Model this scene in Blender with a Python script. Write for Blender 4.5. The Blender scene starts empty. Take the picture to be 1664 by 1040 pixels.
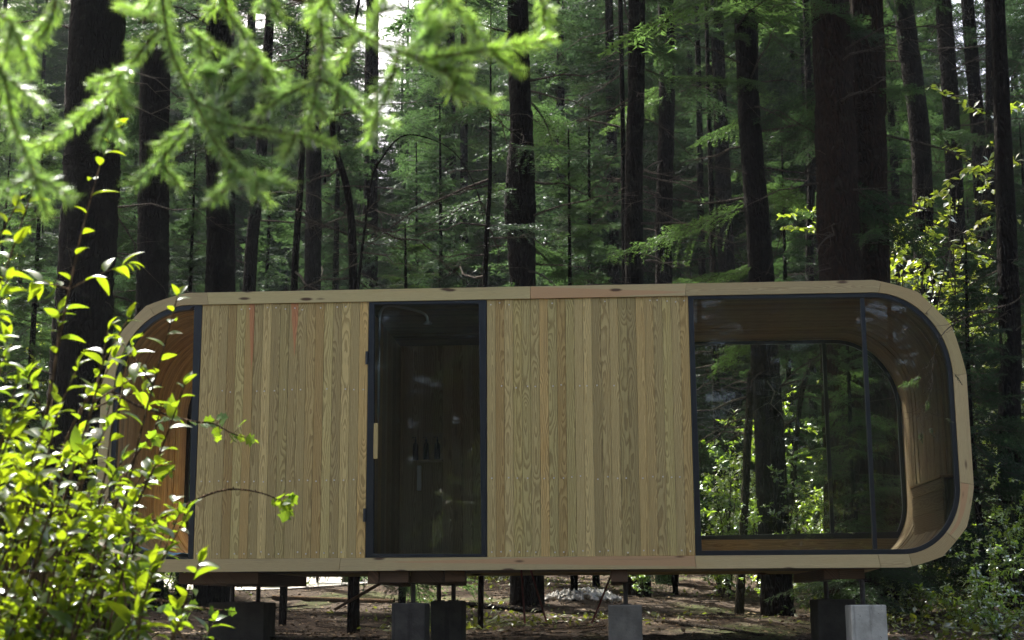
import bpy, math, random
import numpy as np
from mathutils import Vector, Matrix
R = math.radians
rng = np.random.default_rng(11)
random.seed(11)
SC = bpy.context.scene
COL = SC.collection

# ------------------------------------------------------------------ camera
EYE = np.array([0.0, 0.0, 1.6])
F, PITCH, ROLL, YAW = 2372.74, .1937, -.0047, -.0663
cam = bpy.data.cameras.new('camera'); co = bpy.data.objects.new('camera', cam); COL.objects.link(co)
cam.sensor_width = 36; cam.lens = F / 1664 * 36; cam.clip_end = 2000; cam.clip_start = .05
co.matrix_world = Matrix.Translation(EYE) @ Matrix.Rotation(R(90) + PITCH, 4, 'X') @ Matrix.Rotation(ROLL, 4, 'Z')
cam.dof.use_dof = True; cam.dof.focus_distance = 13.4; cam.dof.aperture_fstop = 5.6
SC.camera = co

# ------------------------------------------------------------------ light
SUN = Vector((-.42, .62, 1.05)).normalized()
el = math.asin(SUN.z); az = math.atan2(SUN.x, SUN.y)
w = bpy.data.worlds.new('World'); SC.world = w; w.use_nodes = True
nt = w.node_tree; bg = nt.nodes['Background']
sky = nt.nodes.new('ShaderNodeTexSky'); sky.sky_type = 'NISHITA'; sky.sun_disc = False
sky.sun_elevation = el; sky.sun_rotation = az; sky.air_density = .8; sky.dust_density = 6.0; sky.ozone_density = .4
wm = nt.nodes.new('ShaderNodeMix'); wm.data_type = 'RGBA'; wm.blend_type = 'MULTIPLY'; wm.inputs[0].default_value = 1; wm.inputs[7].default_value = (1.02, .98, .92, 1)
nt.links.new(sky.outputs[0], wm.inputs[6]); nt.links.new(wm.outputs[2], bg.inputs[0]); bg.inputs[1].default_value = .15
sl = bpy.data.lights.new('sun', 'SUN'); sl.energy = 5; sl.angle = R(.55); sl.color = (1, .95, .85)
so = bpy.data.objects.new('sun', sl); COL.objects.link(so)
so.rotation_euler = SUN.to_track_quat('Z', 'Y').to_euler(); so.location = (0, 0, 40)
SC.view_settings.view_transform = 'Standard'; SC.view_settings.look = 'None'
SC.view_settings.exposure = 1.85; SC.view_settings.gamma = 1
SC.cycles.volume_bounces = 0; SC.cycles.max_bounces = 7; SC.cycles.diffuse_bounces = 4; SC.cycles.glossy_bounces = 3
SC.cycles.transmission_bounces = 4; SC.cycles.transparent_max_bounces = 12
SC.cycles.sample_clamp_indirect = 6; SC.cycles.caustics_reflective = False; SC.cycles.caustics_refractive = False

def ray(x, y):
    a, b = x - 832, y - 520
    c, s = math.cos(-ROLL), math.sin(-ROLL)
    px, py = a * c - b * s, a * s + b * c
    c, s = math.cos(PITCH), math.sin(PITCH)
    return np.array([px / F, c + py / F * s, s - py / F * c])
def at(x, y, Y):
    'the point of the place that lies Y metres ahead on the sight line of this pixel'
    d = ray(x, y); return EYE + d * (Y / d[1])
def gz(x, y):
    x = np.asarray(x, float); y = np.asarray(y, float)
    b = np.interp(y, [-60, 0, 6, 11, 14, 20, 26, 60, 120, 400], [-1., 0, .15, 1.0, 1.2, 1.55, 2.0, 4.6, 9, 12])
    return b + .05 * np.sin(x * .9 + y * .35) + .04 * np.sin(y * 1.3 - x * .5) + .09 * np.clip((x - 4.2) / 1.5, 0, 1) * np.clip((y - 11) / 3, 0, 1)

# ------------------------------------------------------------------ materials
class N:
    def __init__(s, name):
        s.m = bpy.data.materials.new(name); s.m.use_nodes = True; s.t = s.m.node_tree
        s.t.nodes.clear(); s.out = s.t.nodes.new('ShaderNodeOutputMaterial')
    def n(s, typ, ins=(), **kw):
        nd = s.t.nodes.new('ShaderNode' + typ)
        for k, v in kw.items(): setattr(nd, k, v)
        for k, v in dict(ins).items(): s.set(nd.inputs[k], v)
        return nd
    def set(s, inp, v):
        if hasattr(v, 'is_output'): s.t.links.new(v, inp)
        elif v is not None:
            if inp.type in ('RGBA',) and len(v) == 3: v = (*v, 1)
            inp.default_value = v
    def mt(s, op, a, b=None, c=None, clamp=False):
        nd = s.t.nodes.new('ShaderNodeMath'); nd.operation = op; nd.use_clamp = clamp
        for i, v in enumerate((a, b, c)):
            if v is not None: s.set(nd.inputs[i], v)
        return nd.outputs[0]
    def mix(s, f, a, b, bt='MIX'):
        nd = s.t.nodes.new('ShaderNodeMix'); nd.data_type = 'RGBA'; nd.blend_type = bt
        s.set(nd.inputs[0], f); s.set(nd.inputs[6], a); s.set(nd.inputs[7], b); return nd.outputs[2]
    def ramp(s, v, a, b):
        nd = s.t.nodes.new('ShaderNodeMapRange'); nd.interpolation_type = 'SMOOTHSTEP'
        s.set(nd.inputs[0], v); nd.inputs[1].default_value = a; nd.inputs[2].default_value = b; return nd.outputs[0]
    def noise(s, vec, scale=1., detail=3, rough=.55):
        nd = s.n('TexNoise', {'Scale': scale, 'Detail': detail, 'Roughness': rough})
        if vec is not None: s.t.links.new(vec, nd.inputs['Vector'])
        return nd.outputs[0]
    def xyz(s, x, y, z=0.):
        nd = s.n('CombineXYZ'); s.set(nd.inputs[0], x); s.set(nd.inputs[1], y); s.set(nd.inputs[2], z); return nd.outputs[0]
    def sep(s, v):
        nd = s.n('SeparateXYZ'); s.t.links.new(v, nd.inputs[0]); return nd.outputs
    def obj(s): return s.n('TexCoord').outputs['Object']
    def pr(s, col, rough=.7, spec=.3, bump=None, bd=.01, bs=.5, **kw):
        b = s.n('BsdfPrincipled', {'Base Color': col, 'Roughness': rough, 'Specular IOR Level': spec, **kw})
        if bump is not None:
            bp = s.n('Bump', {'Height': bump, 'Strength': bs, 'Distance': bd}); s.t.links.new(bp.outputs[0], b.inputs['Normal'])
        s.t.links.new(b.outputs[0], s.out.inputs[0]); return s.m

def wood(name, light, dark, knots=.0, freq=85., rough=.75, heart=True, spread=.22, cxs=.13, hues=1., hot=((.54, .23, .10), (.36, .13, .055))):
    n = N(name)
    uv = n.sep(n.n('UVMap', uv_map='wood').outputs[0]); x, y = uv[0], uv[1]
    r = n.sep(n.n('Attribute', attribute_name='rnd').outputs['Vector']); r1, r2, r3 = r[0], r[1], r[2]
    seed = n.mt('MULTIPLY', r1, 57.)
    nl = n.noise(n.xyz(n.mt('MULTIPLY', x, 3.), n.mt('MULTIPLY', y, 1.1), seed), 1., 2)
    nm = n.noise(n.xyz(n.mt('MULTIPLY', x, 22.), n.mt('MULTIPLY', y, 5.), seed), 1., 3)
    cx = n.mt('MULTIPLY', n.mt('SUBTRACT', n.mt('FRACT', n.mt('MULTIPLY', r1, 7.3)), .5), cxs)
    d = n.mt('ADD', n.mt('MULTIPLY', n.mt('SUBTRACT', nl, .5), .21), n.mt('MULTIPLY', r3, .05))
    dx = n.mt('SUBTRACT', x, cx)
    rad = n.mt('SQRT', n.mt('ADD', n.mt('MULTIPLY', dx, dx), n.mt('MULTIPLY', d, d)))
    rad = n.mt('ADD', rad, n.mt('MULTIPLY', nm, .022))
    ring = n.mt('FRACT', n.mt('MULTIPLY', rad, freq))
    late = n.mt('MULTIPLY', n.ramp(ring, .25, .82), n.mt('SUBTRACT', 1., n.ramp(ring, .9, 1.)))
    fib = n.noise(n.xyz(n.mt('MULTIPLY', x, 420.), n.mt('MULTIPLY', y, 9.), seed), 1., 3, .7)
    blotch = n.noise(n.xyz(n.mt('MULTIPLY', x, 9.), n.mt('MULTIPLY', y, 1.6), seed), 1., 3)
    c = n.mix(n.mt('MULTIPLY', late, .68), light, dark)
    c = n.mix(n.ramp(fib, .35, .75), c, n.mix(.4, c, dark))
    c = n.mix(n.mt('MULTIPLY', n.ramp(blotch, .55, .8), .5), c, n.mix(1., c, (1.0, .88, .74), 'MULTIPLY'))
    c = n.mix(n.mt('MULTIPLY', n.ramp(r2, .75, .95), .75 * hues), c, n.mix(1., c, (1.06, .90, .74), 'MULTIPLY'))       # brown boards
    c = n.mix(n.ramp(r3, .7, .95), c, n.mix(1., c, (.95, 1.0, .93), 'MULTIPLY'))      # greener boards
    br = n.mt('ADD', 1 - spread / 2, n.mt('MULTIPLY', r1, spread))
    c = n.mix(1., c, n.n('CombineColor', {0: br, 1: br, 2: br}).outputs[0], 'MULTIPLY')
    # untreated orange heartwood wedge, and knots, given per board
    h = n.sep(n.n('Attribute', attribute_name='heart').outputs['Vector'])
    if heart:
        wob = n.mt('MULTIPLY', n.mt('SUBTRACT', nm, .5), .012)
        msk = n.ramp(n.mt('SUBTRACT', n.mt('MULTIPLY', n.mt('SUBTRACT', y, h[0]), h[1]), n.mt('ADD', n.mt('ABSOLUTE', n.mt('ADD', x, h[2])), wob)), 0., .006)
        c = n.mix(n.mt('MULTIPLY', msk, .85), c, n.mix(n.mt('MULTIPLY', late, .6), *hot))
    vor = n.n('TexVoronoi', {'Scale': 1., 'Randomness': 1.}); n.t.links.new(n.xyz(n.mt('MULTIPLY', x, 9.), n.mt('MULTIPLY', y, 2.4), seed), vor.inputs['Vector'])
    kn = n.mt('MULTIPLY', n.mt('SUBTRACT', 1., n.ramp(vor.outputs['Distance'], .09, .19)), knots)
    c = n.mix(kn, c, (.07, .035, .02))
    # rain stains towards the ends of the boards
    st = n.noise(n.xyz(n.mt('MULTIPLY', x, 30.), n.mt('MULTIPLY', y, .8), seed), 1., 4)
    c = n.mix(n.mt('MULTIPLY', n.ramp(st, .56, .74), .35), c, n.mix(.6, c, (.10, .085, .05)))
    return n.pr(c, rough, .25, n.mt('SUBTRACT', fib, n.mt('MULTIPLY', late, .6)), .0015, .6)

def bark(name, a, b, moss=.0, sc=1.):
    n = N(name); p = n.obj(); s = n.sep(p)
    v = n.xyz(n.mt('MULTIPLY', s[0], 26 * sc), n.mt('MULTIPLY', s[1], 26 * sc), n.mt('MULTIPLY', s[2], 7. * sc))
    nz = n.noise(v, 1., 5, .65)
    pl = n.n('TexVoronoi', {'Scale': .8}, feature='DISTANCE_TO_EDGE'); n.t.links.new(v, pl.inputs['Vector'])
    c = n.mix(n.ramp(nz, .3, .7), a, b)
    c = n.mix(n.ramp(pl.outputs['Distance'], .12, .0), c, n.mix(.65, c, (.006, .005, .004)))
    li = n.noise(p, 5., 5, .7)
    c = n.mix(n.mt('MULTIPLY', n.ramp(li, .56, .68), .45 + moss * .5), c, (.05, .06, .03) if moss else (.04, .038, .03))
    h = n.mt('ADD', n.mt('MULTIPLY', n.ramp(pl.outputs['Distance'], .0, .25), 1.), nz)
    return n.pr(c, .95, .04, h, .03, .9)

def foliage(name, dif, tr, mixf=.45, gloss=.08, rough=.35, vary=.35, hue=(1.25, 1.08, .55), attr=True):
    n = N(name)
    rn = n.n('ObjectInfo').outputs['Random']
    nz = n.noise(n.obj(), 1.3, 2)
    nf = n.noise(n.obj(), 14., 1)
    f = n.mt('ADD', n.mt('MULTIPLY', nz, .6), n.mt('MULTIPLY', n.mt('ADD', rn, nf), .3))
    k = n.mt('ADD', 1 - vary, n.mt('MULTIPLY', f, 2 * vary))
    kc = n.n('CombineColor', {0: k, 1: k, 2: k}).outputs[0]
    t = n.ramp(f, .42, .75)
    d1 = n.mix(1., n.mix(t, dif, n.mix(1., dif, hue, 'MULTIPLY')), kc, 'MULTIPLY')
    t1 = n.mix(1., n.mix(t, tr, n.mix(1., tr, hue, 'MULTIPLY')), kc, 'MULTIPLY')
    D = n.n('BsdfDiffuse', {'Color': d1}); T = n.n('BsdfTranslucent', {'Color': t1})
    m1 = n.n('MixShader', {0: mixf}); n.t.links.new(D.outputs[0], m1.inputs[1]); n.t.links.new(T.outputs[0], m1.inputs[2])
    G = n.n('BsdfGlossy', {'Color': (.9, .95, 1), 'Roughness': rough})
    fr = n.n('Fresnel', {'IOR': 1.4}).outputs[0]
    m2 = n.n('MixShader', {0: n.mt('ADD', gloss, n.mt('MULTIPLY', fr, gloss * 4), clamp=True)})
    n.t.links.new(m1.outputs[0], m2.inputs[1]); n.t.links.new(G.outputs[0], m2.inputs[2])
    n.t.links.new(m2.outputs[0], n.out.inputs[0]); return n.m

def plain(name, col, rough=.5, spec=.5, metal=0., nz=.15, sc=8.):
    n = N(name); v = n.noise(n.obj(), sc, 4)
    c = n.mix(n.mt('MULTIPLY', n.ramp(v, .4, .7), nz), col, tuple(min(1, x * 1.8 + .01) for x in col))
    return n.pr(c, rough, spec, v, .002, .15, Metallic=metal)

def glass_mat():
    n = N('tinted window glass')
    T = n.n('BsdfTransparent', {'Color': (.90, .92, .87, 1)}); G = n.n('BsdfGlossy', {'Color': (1, 1, 1, 1), 'Roughness': .0})
    fr = n.n('Fresnel', {'IOR': 1.52}).outputs[0]
    m = n.n('MixShader', {0: n.mt('MULTIPLY', fr, 1.25, clamp=True)})
    n.t.links.new(T.outputs[0], m.inputs[1]); n.t.links.new(G.outputs[0], m.inputs[2])
    # thin dust and dried rain on the pane
    du = n.noise(n.obj(), 9., 6, .7); dd = n.n('BsdfDiffuse', {'Color': (.35, .34, .28, 1)})
    m2 = n.n('MixShader', {0: n.mt('MULTIPLY', n.ramp(du, .42, .8), .05)})
    n.t.links.new(m.outputs[0], m2.inputs[1]); n.t.links.new(dd.outputs[0], m2.inputs[2])
    n.t.links.new(m2.outputs[0], n.out.inputs[0]); return n.m

M = {}
M['clad'] = wood('greenish treated pine', (.56, .435, .185), (.235, .16, .06), .0, 84., spread=.5, hues=.8)
M['fascia'] = wood('treated pine edge boards', (.54, .435, .225), (.33, .235, .11), .95, 110., spread=.34, cxs=.4, hues=.4, hot=((.56, .34, .17), (.42, .22, .10)))
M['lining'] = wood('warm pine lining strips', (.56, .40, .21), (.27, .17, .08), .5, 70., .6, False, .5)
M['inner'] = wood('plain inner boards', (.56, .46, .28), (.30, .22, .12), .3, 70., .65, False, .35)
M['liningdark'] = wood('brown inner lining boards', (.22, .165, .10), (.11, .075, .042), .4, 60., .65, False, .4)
M['screw'] = plain('zinc screw heads', (.62, .58, .48), .4, .5)
M['shell'] = wood('weathered shell boards', (.26, .22, .14), (.13, .10, .06), .3, 60., .8, False)
M['beam'] = wood('red brown floor beams', (.15, .09, .055), (.07, .04, .022), .4, 60., .8, False)
M['steel'] = plain('dark blue black steel frame', (.004, .0065, .010), .4, .5, .0, .3)
M['post'] = plain('rusty steel', (.035, .03, .028), .6, .4, .6, .5, 30.)
M['red'] = plain('red oxide steel', (.16, .03, .025), .6, .4, 0, .4, 30.)
M['chrome'] = plain('chrome', (.32, .33, .33), .3, .5, 1., .0)
M['bottle'] = plain('black plastic', (.012, .012, .014), .3, .5)
M['white'] = plain('white plastic', (.75, .75, .72), .35, .5, 0, .05)
M['blue'] = plain('pale blue plastic sheet', (.20, .42, .58), .3, .6, 0, .4, 30.)
M['glass'] = glass_mat()
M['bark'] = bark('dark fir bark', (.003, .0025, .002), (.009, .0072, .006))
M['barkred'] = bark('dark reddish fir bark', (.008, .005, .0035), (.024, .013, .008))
M['barkmoss'] = bark('mossy bark', (.02, .018, .012), (.05, .045, .028), .8)
M['twig'] = bark('grey dead twigs', (.035, .03, .024), (.09, .075, .06), 0, 2.)
M['shoot'] = bark('pale brown shoots', (.12, .075, .045), (.22, .15, .09), 0, 3.)
M['needle'] = foliage('fir needles', (.022, .042, .023), (.068, .135, .042), .45, .003, .35, .4, (1.12, 1.05, .8))
M['needledark'] = foliage('dark fir needles', (.016, .031, .019), (.038, .076, .031), .4, .003, .35, .4, (1.1, 1.05, .85))
M['spruce'] = foliage('fresh spruce needles', (.075, .15, .072), (.19, .38, .11), .5, .06, .3, .5, (1.6, 1.35, .55))
M['leaf'] = foliage('glossy bush leaves', (.020, .056, .012), (.13, .25, .016), .5, .012, .3, .45, (1.6, 1.12, .5))
M['small'] = foliage('undergrowth leaves', (.05, .11, .022), (.30, .50, .05), .5, .05)
M['yellow'] = foliage('yellow green leaves', (.06, .11, .02), (.30, .42, .03), .5, .06)
M['moss'] = foliage('moss and grass', (.06, .085, .02), (.16, .22, .03), .3, .02)
def ground_mat():
    n = N('forest floor'); p = n.obj()
    a = n.noise(p, 1.4, 5, .6); b = n.noise(p, 22., 5, .7); g = n.noise(p, .55, 3)
    c = n.mix(n.ramp(b, .35, .7), (.018, .014, .010), (.085, .062, .044))
    c = n.mix(n.mt('MULTIPLY', n.ramp(a, .52, .7), .7), c, (.16, .125, .09))
    c = n.mix(n.mt('MULTIPLY', n.ramp(g, .54, .62), n.ramp(b, .4, .6)), c, (.055, .075, .02))
    return n.pr(c, .95, .1, n.mt('ADD', b, a), .05, .9)
M['ground'] = ground_mat()
def litter_mat():
    n = N('dry litter'); rn = n.noise(n.obj(), 7., 2)
    c = n.mix(n.ramp(rn, .3, .7), (.05, .034, .02), (.24, .18, .115)); return n.pr(c, .9, .1)
M['litter'] = litter_mat()
def concrete(name, a, b):
    n = N(name); p = n.obj(); v = n.noise(p, 6., 6, .6); h = n.noise(p, 45., 3, .6)
    s = n.sep(p); st = n.noise(n.xyz(n.mt('MULTIPLY', s[0], 18.), n.mt('MULTIPLY', s[1], 18.), n.mt('MULTIPLY', s[2], 2.)), 1., 3)
    c = n.mix(n.ramp(v, .3, .7), a, b); c = n.mix(n.mt('MULTIPLY', n.ramp(st, .55, .7), .5), c, tuple(x * .5 for x in a))
    c = n.mix(n.ramp(h, .66, .72), c, tuple(x * .35 for x in a))
    return n.pr(c, .9, .2, n.mt('ADD', h, v), .006, .7)
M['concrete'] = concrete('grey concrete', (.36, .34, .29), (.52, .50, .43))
M['concreteshade'] = concrete('shade darkened concrete', (.035, .031, .026), (.065, .058, .048))  # darker copy of the grey concrete; shade under the cabin put into its colour
M['concretemid'] = concrete('part shaded stained concrete', (.10, .092, .075), (.18, .165, .135))  # same concrete with part of the shade put into its colour
M['ash'] = concrete('pale gravel', (.26, .26, .25), (.46, .46, .44))

# ------------------------------------------------------------------ object helpers
def tag(o, label=None, cat=None, group=None, kind=None):
    if label: o['label'] = label
    if cat: o['category'] = cat
    if group: o['group'] = group
    if kind: o['kind'] = kind
    return o
def empty(name, loc, rz=0., label=None, cat=None, group=None):
    o = bpy.data.objects.new(name, None); COL.objects.link(o); o.location = loc; o.rotation_euler = (0, 0, rz)
    o.empty_display_size = .2
    return tag(o, label, cat, group)
def mesh_np(name, V, Fq, mats, smooth=False, midx=None, uv=None, attrs=None):
    'V (n,3); Fq (m,k) faces of one size, or a list of such arrays'
    if not isinstance(Fq, list): Fq = [Fq]
    Fq = [f for f in Fq if len(f)]
    me = bpy.data.meshes.new(name)
    V = np.asarray(V, np.float32)
    loops = np.concatenate([f.ravel() for f in Fq]).astype(np.int32)
    sizes = np.concatenate([np.full(len(f), f.shape[1], np.int32) for f in Fq])
    starts = np.concatenate([[0], np.cumsum(sizes)[:-1]]).astype(np.int32)
    me.vertices.add(len(V)); me.vertices.foreach_set('co', V.ravel())
    me.loops.add(len(loops)); me.loops.foreach_set('vertex_index', loops)
    me.polygons.add(len(sizes)); me.polygons.foreach_set('loop_start', starts)
    for m in (mats if isinstance(mats, (list, tuple)) else [mats]): me.materials.append(m)
    if midx is not None: me.polygons.foreach_set('material_index', np.asarray(midx, np.int32))
    me.update(calc_edges=True)
    me.polygons.foreach_set('use_smooth', np.full(len(sizes), smooth, bool))
    if uv is not None:
        l = me.uv_layers.new(name='wood'); l.data.foreach_set('uv', np.asarray(uv, np.float32)[loops].ravel())
    for k, a in (attrs or {}).items():
        at_ = me.attributes.new(k, 'FLOAT_VECTOR', 'POINT'); at_.data.foreach_set('vector', np.asarray(a, np.float32).ravel())
    return me
def link(name, me, parent=None, loc=None):
    o = bpy.data.objects.new(name, me); COL.objects.link(o)
    if parent: o.parent = parent
    if loc is not None: o.location = loc
    return o

class W:
    'collects boards (boxes and strips with wood coordinates)'
    def __init__(s): s.V = []; s.F = []; s.U = []; s.A = []; s.H = []; s.n = 0
    def hexa(s, P, ax, L, wd, rnd=None, heart=(0, 0, 0), seedoff=0):
        # P: 8 corners: bottom 4 (ccw) then top 4; ax: grain axis 0/1/2 given by (u across, v along) arrays
        P = np.asarray(P, float); f = np.array([[0, 3, 2, 1], [4, 5, 6, 7], [0, 1, 5, 4], [1, 2, 6, 5], [2, 3, 7, 6], [3, 0, 4, 7]])
        rnd = rnd if rnd is not None else rng.random(3)
        s.V.append(P); s.F.append(f + s.n); s.n += 8
        ot = [i for i in range(3) if i != ax]
        c = P.mean(0); s.U.append(np.stack([P[:, ot[0]] - c[ot[0]] + (P[:, ot[1]] - c[ot[1]]), P[:, ax]], 1))
        s.A.append(np.tile(rnd, (8, 1))); s.H.append(np.tile(heart, (8, 1)))
    def box(s, x0, x1, y0, y1, z0, z1, ax=2, rnd=None, heart=(0, 0, 0)):
        s.hexa([(x0, y0, z0), (x1, y0, z0), (x1, y1, z0), (x0, y1, z0), (x0, y0, z1), (x1, y0, z1), (x1, y1, z1), (x0, y1, z1)], ax, 1, 1, rnd, heart)
    def build(s, name, m, parent=None, bevel=0., loc=None):
        V = np.concatenate(s.V); me = mesh_np(name, V, np.concatenate(s.F), m, uv=np.concatenate(s.U), attrs={'rnd': np.concatenate(s.A), 'heart': np.concatenate(s.H)})
        o = link(name, me, parent, loc)
        if bevel:
            b = o.modifiers.new('bevel', 'BEVEL'); b.width = bevel; b.segments = 1; b.limit_method = 'ANGLE'
        return o

def frames(P):
    T = np.gradient(P, axis=0); T /= np.linalg.norm(T, axis=1)[:, None] + 1e-9
    ref = np.array([0, 0, 1.]) if abs(T[:, 2]).mean() < .7 else np.array([1., 0, 0])
    A = np.cross(T, ref); A /= np.linalg.norm(A, axis=1)[:, None] + 1e-9
    return T, A, np.cross(A, T)
def tube(P, r, k=6, disp=None):
    P = np.asarray(P, float); n = len(P); r = np.broadcast_to(np.asarray(r, float), (n,))
    T, A, B = frames(P); th = np.arange(k) * 2 * np.pi / k
    rr = r[:, None] * (np.ones((n, k)) if disp is None else disp)
    V = P[:, None] + rr[..., None] * (np.cos(th)[None, :, None] * A[:, None] + np.sin(th)[None, :, None] * B[:, None])
    i = np.arange(n - 1)[:, None] * k; j = np.arange(k)[None]
    Fq = np.stack([i + j, i + (j + 1) % k, i + k + (j + 1) % k, i + k + j], -1).reshape(-1, 4)
    return V.reshape(-1, 3), Fq
def tubes(lst, k=5):
    Vs, Fs, o = [], [], 0
    for P, r in lst:
        v, f = tube(P, r, k); Vs.append(v); Fs.append(f + o); o += len(v)
    return np.concatenate(Vs), np.concatenate(Fs)
def spline(P, n):
    P = np.asarray(P, float); t = np.linspace(0, len(P) - 1, n); i = np.clip(t.astype(int), 0, len(P) - 2); u = (t - i)[:, None]
    g = lambda k: P[np.clip(k, 0, len(P) - 1)]
    a, b, c, d = g(i - 1), g(i), g(i + 1), g(i + 2)
    return .5 * (2 * b + (c - a) * u + (2 * a - 5 * b + 4 * c - d) * u ** 2 + (3 * b - a - 3 * c + d) * u ** 3)
def nrm(v): return v / (np.linalg.norm(v, axis=-1, keepdims=True) + 1e-9)
def place(tv, tf, P, D, Nn, S):
    'copies of a template (x along D, z along N) into one array mesh'
    D = nrm(D); B = nrm(np.cross(Nn, D)); Nn = np.cross(D, B); S = np.broadcast_to(np.asarray(S, float).reshape(-1, 1) if np.ndim(S) < 2 else S, (len(P), 3) if np.ndim(S) == 2 else (len(P), 1))
    t = tv[None] * (S[:, None, :])
    V = P[:, None] + t[..., :1] * D[:, None] + t[..., 1:2] * B[:, None] + t[..., 2:] * Nn[:, None]
    Fq = tf[None] + (np.arange(len(P)) * len(tv))[:, None, None]
    return V.reshape(-1, 3), Fq.reshape(-1, tf.shape[1])

# leaf template: pointed, folded along the midrib and arched
def leaf_template(rows=5, wd=.42, fold=.12, arch=.22):
    v, f = [], []
    for i in range(rows + 1):
        t = i / rows; h = wd * .5 * (math.sin(math.pi * t ** .8) ** .85 if 0 < t < 1 else 0.02)
        z = -arch * t * t
        v += [(t, -h, z + fold * h * 2), (t, 0, z), (t, h, z + fold * h * 2)]
    for i in range(rows):
        a = i * 3
        f += [(a, a + 1, a + 4, a + 3), (a + 1, a + 2, a + 5, a + 4)]
    return np.array(v), np.array(f)
LT = leaf_template(6, .44, .2, .42); LT2 = leaf_template(2, .5, .1, .1)
NT_V = np.array([(0, -.15, 0), (0, .15, 0), (1, 0, .05)]); NT_F = np.array([[0, 1, 2]])

# ------------------------------------------------------------------ ground
def grid(x0, x1, nx, y0, y1, ny, ysp=None):
    xs = np.linspace(x0, x1, nx); ys = np.linspace(y0, y1, ny) if ysp is None else ysp
    X, Y = np.meshgrid(xs, ys); ny = len(ys)
    i = (np.arange(ny - 1)[:, None] * nx + np.arange(nx - 1)[None]).ravel()
    return X.ravel(), Y.ravel(), np.stack([i, i + 1, i + nx + 1, i + nx], 1)
ysp = np.concatenate([np.arange(-300, -20, 14), np.arange(-20, 8, .5), np.arange(8, 34, .14), np.arange(34, 90, 1.), np.arange(90, 420, 15)])
xs = np.concatenate([np.linspace(-300, -16, 18)[:-1], np.arange(-16, 16, .14), np.linspace(16, 300, 18)])
X, Y = np.meshgrid(xs, ysp); nx, ny = len(xs), len(ysp); X = X.ravel(); Y = Y.ravel()
i = (np.arange(ny - 1)[:, None] * nx + np.arange(nx - 1)[None]).ravel()
near = (abs(X) < 16) & (Y > 8) & (Y < 34)
Z = gz(X, Y) + near * (rng.random(len(X)) - .5) * .035
tag(link('ground', mesh_np('ground', np.stack([X, Y, Z], 1), np.stack([i, i + 1, i + nx + 1, i + nx], 1), M['ground'], True)), 'brown forest floor rising gently behind the cabin', kind='structure')

def sun_patch_sheet():  # pale sheet whose colour stands in for sunlight on the ground
    n = N('pale painted sun patch'); p = n.obj(); a = n.noise(p, 9., 5, .65); c = n.mix(n.ramp(a, .35, .65), (.34, .32, .29), (.62, .60, .56)); m = n.pr(c, .95, .1, a, .03, .6)
    xs = np.linspace(-11, -2.0, 60); ys = np.linspace(0, 1, 12); XX, YY = np.meshgrid(xs, ys); y0 = 25.6 + .25 * np.sin(XX * 2.1) + .12 * np.sin(XX * 5.3); wd = 2.3 + .5 * np.sin(XX * 1.3); wd = wd * np.clip((-2.0 - XX) / 1.3, .05, 1)
    yy = y0 - .6 + YY * wd * 2.4; i = (np.arange(11)[:, None] * 60 + np.arange(59)[None]).ravel()
    V = np.stack([XX.ravel(), yy.ravel(), gz(XX.ravel(), yy.ravel()) + .03], 1)
    tag(link('sun_patch', mesh_np('sun_patch', V, np.stack([i, i + 1, i + 61, i + 60], 1), m, True)), 'pale sheet painted as a sun patch on the forest floor behind the cabin', kind='structure')
sun_patch_sheet()

# ------------------------------------------------------------------ cabin
CO = EYE + np.array([-.024, 13.3304, .3214])
cabin = empty('wooden_cabin', CO, YAW, 'long capsule shaped timber cabin with rounded ends, glass door and big window, raised on blocks', 'cabin')
DEP = 2.4; U0, U1, HT = -3.83, 4.13, 2.6
def profile(off, n=15, facet=0):
    'closed rounded outline (u, z), anticlockwise from lower left, inset by off'
    u0, u1, z0, z1 = U0 + off, U1 - off, off, HT - off
    pts = []
    def arc(cx, cz, ru, rz, a0):
        f = lambda k: np.array((cx + ru * math.cos(R(a0 + 90 * k / n)), cz + rz * math.sin(R(a0 + 90 * k / n))))
        for k in range(n + 1):
            if facet:          # sawn from straight stock: flat between the joints, slightly rounded off
                k0_ = min(k // facet * facet, n - facet); t_ = (k - k0_) / facet
                pts.append(tuple((f(k0_) * (1 - t_) + f(k0_ + facet) * t_) * .7 + f(k) * .3))
            else: pts.append(tuple(f(k)))
    rb, rt = .62 - off * .8, .78 - off * .8; rbz, rtz = .70 - off * .8, .88 - off * .8
    arc(u0 + rb, z0 + rbz, rb, rbz, 180); arc(u1 - rb, z0 + rbz, rb, rbz, 270)
    arc(u1 - rt, z1 - rtz, rt, rtz, 0); arc(u0 + rt, z1 - rtz, rt, rtz, 90)
    return np.array(pts)
def resample(P, step, closed=True):
    Q = np.vstack([P, P[:1]]) if closed else P
    d = np.r_[0, np.cumsum(np.linalg.norm(np.diff(Q, axis=0), axis=1))]
    n = max(2, int(d[-1] / step)); t = np.linspace(0, d[-1], n + 1)
    return np.stack([np.interp(t, d, Q[:, k]) for k in range(2)], 1), t
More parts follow.
